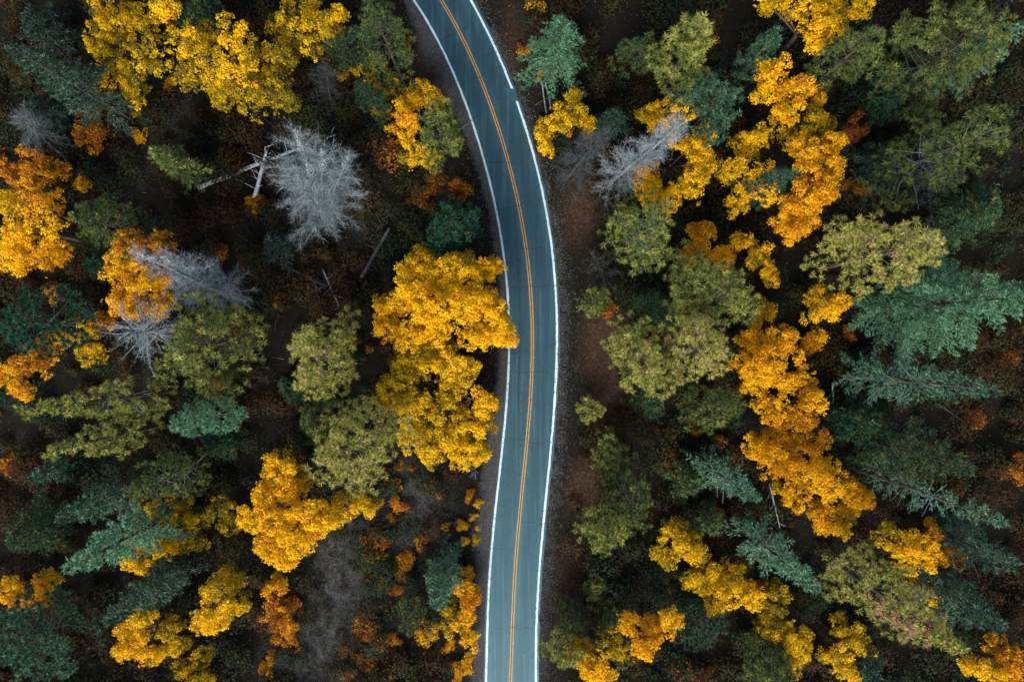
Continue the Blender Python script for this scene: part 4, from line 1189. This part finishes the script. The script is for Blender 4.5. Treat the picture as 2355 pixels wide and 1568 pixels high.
# fallen leaves
q = scatter(26000, .6, lambda x, y: .25 + .75 * vnoise(x, y, .2))
p = np.c_[q, gz(q[:, 0], q[:, 1]) + .05]
ly = np.concatenate([RNG.normal(-2, 13, 150), RNG.uniform(-46, 46, 110)])
lx = np.where(RNG.uniform(0, 1, len(ly)) < .68, FL(ly) + RNG.gamma(1.2, .8, len(ly)) - .3, FR(ly) - RNG.gamma(1.1, .5, len(ly)) + .4)
p = np.vstack([p, np.c_[lx, ly, np.full(len(ly), .085)]])
v, f = leaf_cards(p, unit(rand_unit(len(p)) * .4 + np.array([0, 0, 1])), .17)
t = np.clip(RNG.choice([.1, .3, .85, 1.0], len(p), p=[.58, .29, .11, .02]) + RNG.normal(0, .04, len(p)), 0, 1)
tag(obj("fallen_leaves", mesh_np("fallen_leaves", v, f, UNDER, t)), "scattered fallen leaves lying on the dark forest floor", "leaves", kind="stuff")

# dry grey grass
q = scatter(26000, .8, lambda x, y: np.clip(greyness(x, y) * 1.2 + .03, 0, 1) * (.3 + .7 * vnoise(x, y, .6)))
p = np.c_[q, gz(q[:, 0], q[:, 1]) - .02]
v, f = blades(p, unit(RNG.normal(0, .65, (len(p), 3)) * np.array([1, 1, .2]) + np.array([0, 0, .8])), RNG.uniform(.25, .6, len(p)), RNG.uniform(.03, .07, len(p)))
tag(obj("dry_grass", mesh_np("dry_grass", v, f, GRASS, RNG.uniform(0, 1, len(p)))), "dry grey grass covering the clearing left of the road", "grass", kind="stuff")

# fallen twigs and dead sticks
q = scatter(3600, 1.5, lambda x, y: .12 + .5 * vnoise(x + 7, y, .15) + .9 * blob(x, y, 660, 420, 230, 200) + .5 * blob(x, y, 2150, 420, 160, 120))
p = np.c_[q, gz(q[:, 0], q[:, 1]) + .08]
dd = RNG.normal(0, 1, (len(p), 3)); dd[:, 2] *= .15
v, f = blades(p, unit(dd), RNG.uniform(.5, 2.2, len(p)), RNG.uniform(.04, .09, len(p)))
tag(obj("fallen_twigs", mesh_np("fallen_twigs", v, f, DEADTWIG, np.clip(RNG.normal(.2, .2, len(p)), 0, 1))), "thin fallen twigs scattered over the forest floor", "twigs", kind="stuff")

# gravel stones on both shoulders
side = RNG.choice([0, 1], 9000)
yy = RNG.uniform(-48, 48, 9000)
dd = RNG.gamma(1.6, .75, 9000) + .35
xx = np.where(side == 0, FL(yy) - dd, FR(yy) + dd)
p = np.c_[xx, yy, np.full(9000, .05)]
v, f = leaf_cards(p, unit(rand_unit(9000) * .5 + np.array([0, 0, 1])), .11, fold=.6, aspect=1.0)
tag(obj("loose_gravel", mesh_np("loose_gravel", v, f, GRASS, np.clip(RNG.normal(.6, .3, 9000), 0, 1))), "loose gravel stones along both road shoulders", "gravel", kind="stuff")

# the forest that goes on outside the picture, one mass of needle trees and one of yellow trees
C = []
tries = 0
while len(C) < 430 and tries < 20000:
    tries += 1
    x, y = RNG.uniform(-135, 135), RNG.uniform(-105, 105)
    R = RNG.uniform(2.2, 4.6)
    if (abs(x) < 75 + R and abs(y) < 51 + R) or roadmask(np.array([x]), np.array([y]))[0] < R + 2.5: continue
    if any((x - a) ** 2 + (y - b_) ** 2 < (.8 * (R + r_)) ** 2 for a, b_, r_ in C): continue
    C.append((x, y, R))
for name, mat, yes, tints, lab in (("woodland", NEEDLE, False, [.3, .45, .58, .7], "mass of needle trees continuing around the scene"),
                                   ("autumn_woodland", AUTUMN, True, [.3, .5, .62, .75], "mass of yellow and orange trees continuing around the scene")):
    V, F, T, n0 = [], [], [], 0
    for q, (x, y, R) in enumerate(C):
        if (q % 3 == 0) != yes: continue
        hh = RNG.uniform(7, 17) if not yes else RNG.uniform(5, 11)
        n = 520
        dd = rand_unit(n)
        lump = 1 + .22 * np.sin(3 * np.arctan2(dd[:, 1], dd[:, 0]) + q) * np.sin(5 * dd[:, 2] + q)
        taper = np.clip(1.1 - dd[:, 2] * (.35 if yes else .65), .25, 1.5)
        p = np.array([x, y, hh * .55]) + dd * np.array([R, R, hh * .45]) * (RNG.uniform(.7, 1.08, n) * lump)[:, None] * np.stack([taper, taper, np.ones(n)], -1)
        v, f = leaf_tris(p, unit(dd + rand_unit(n) * .7 + np.array([0, 0, .4])), .75)
        V.append(v); F.append(f + n0); n0 += len(v)
        T.append(np.clip(RNG.choice(tints) + RNG.normal(0, .06, n), 0, 1))
    tag(obj(name, mesh_np(name, np.vstack(V), np.vstack(F), mat, np.concatenate(T))), lab, "woodland", kind="stuff")
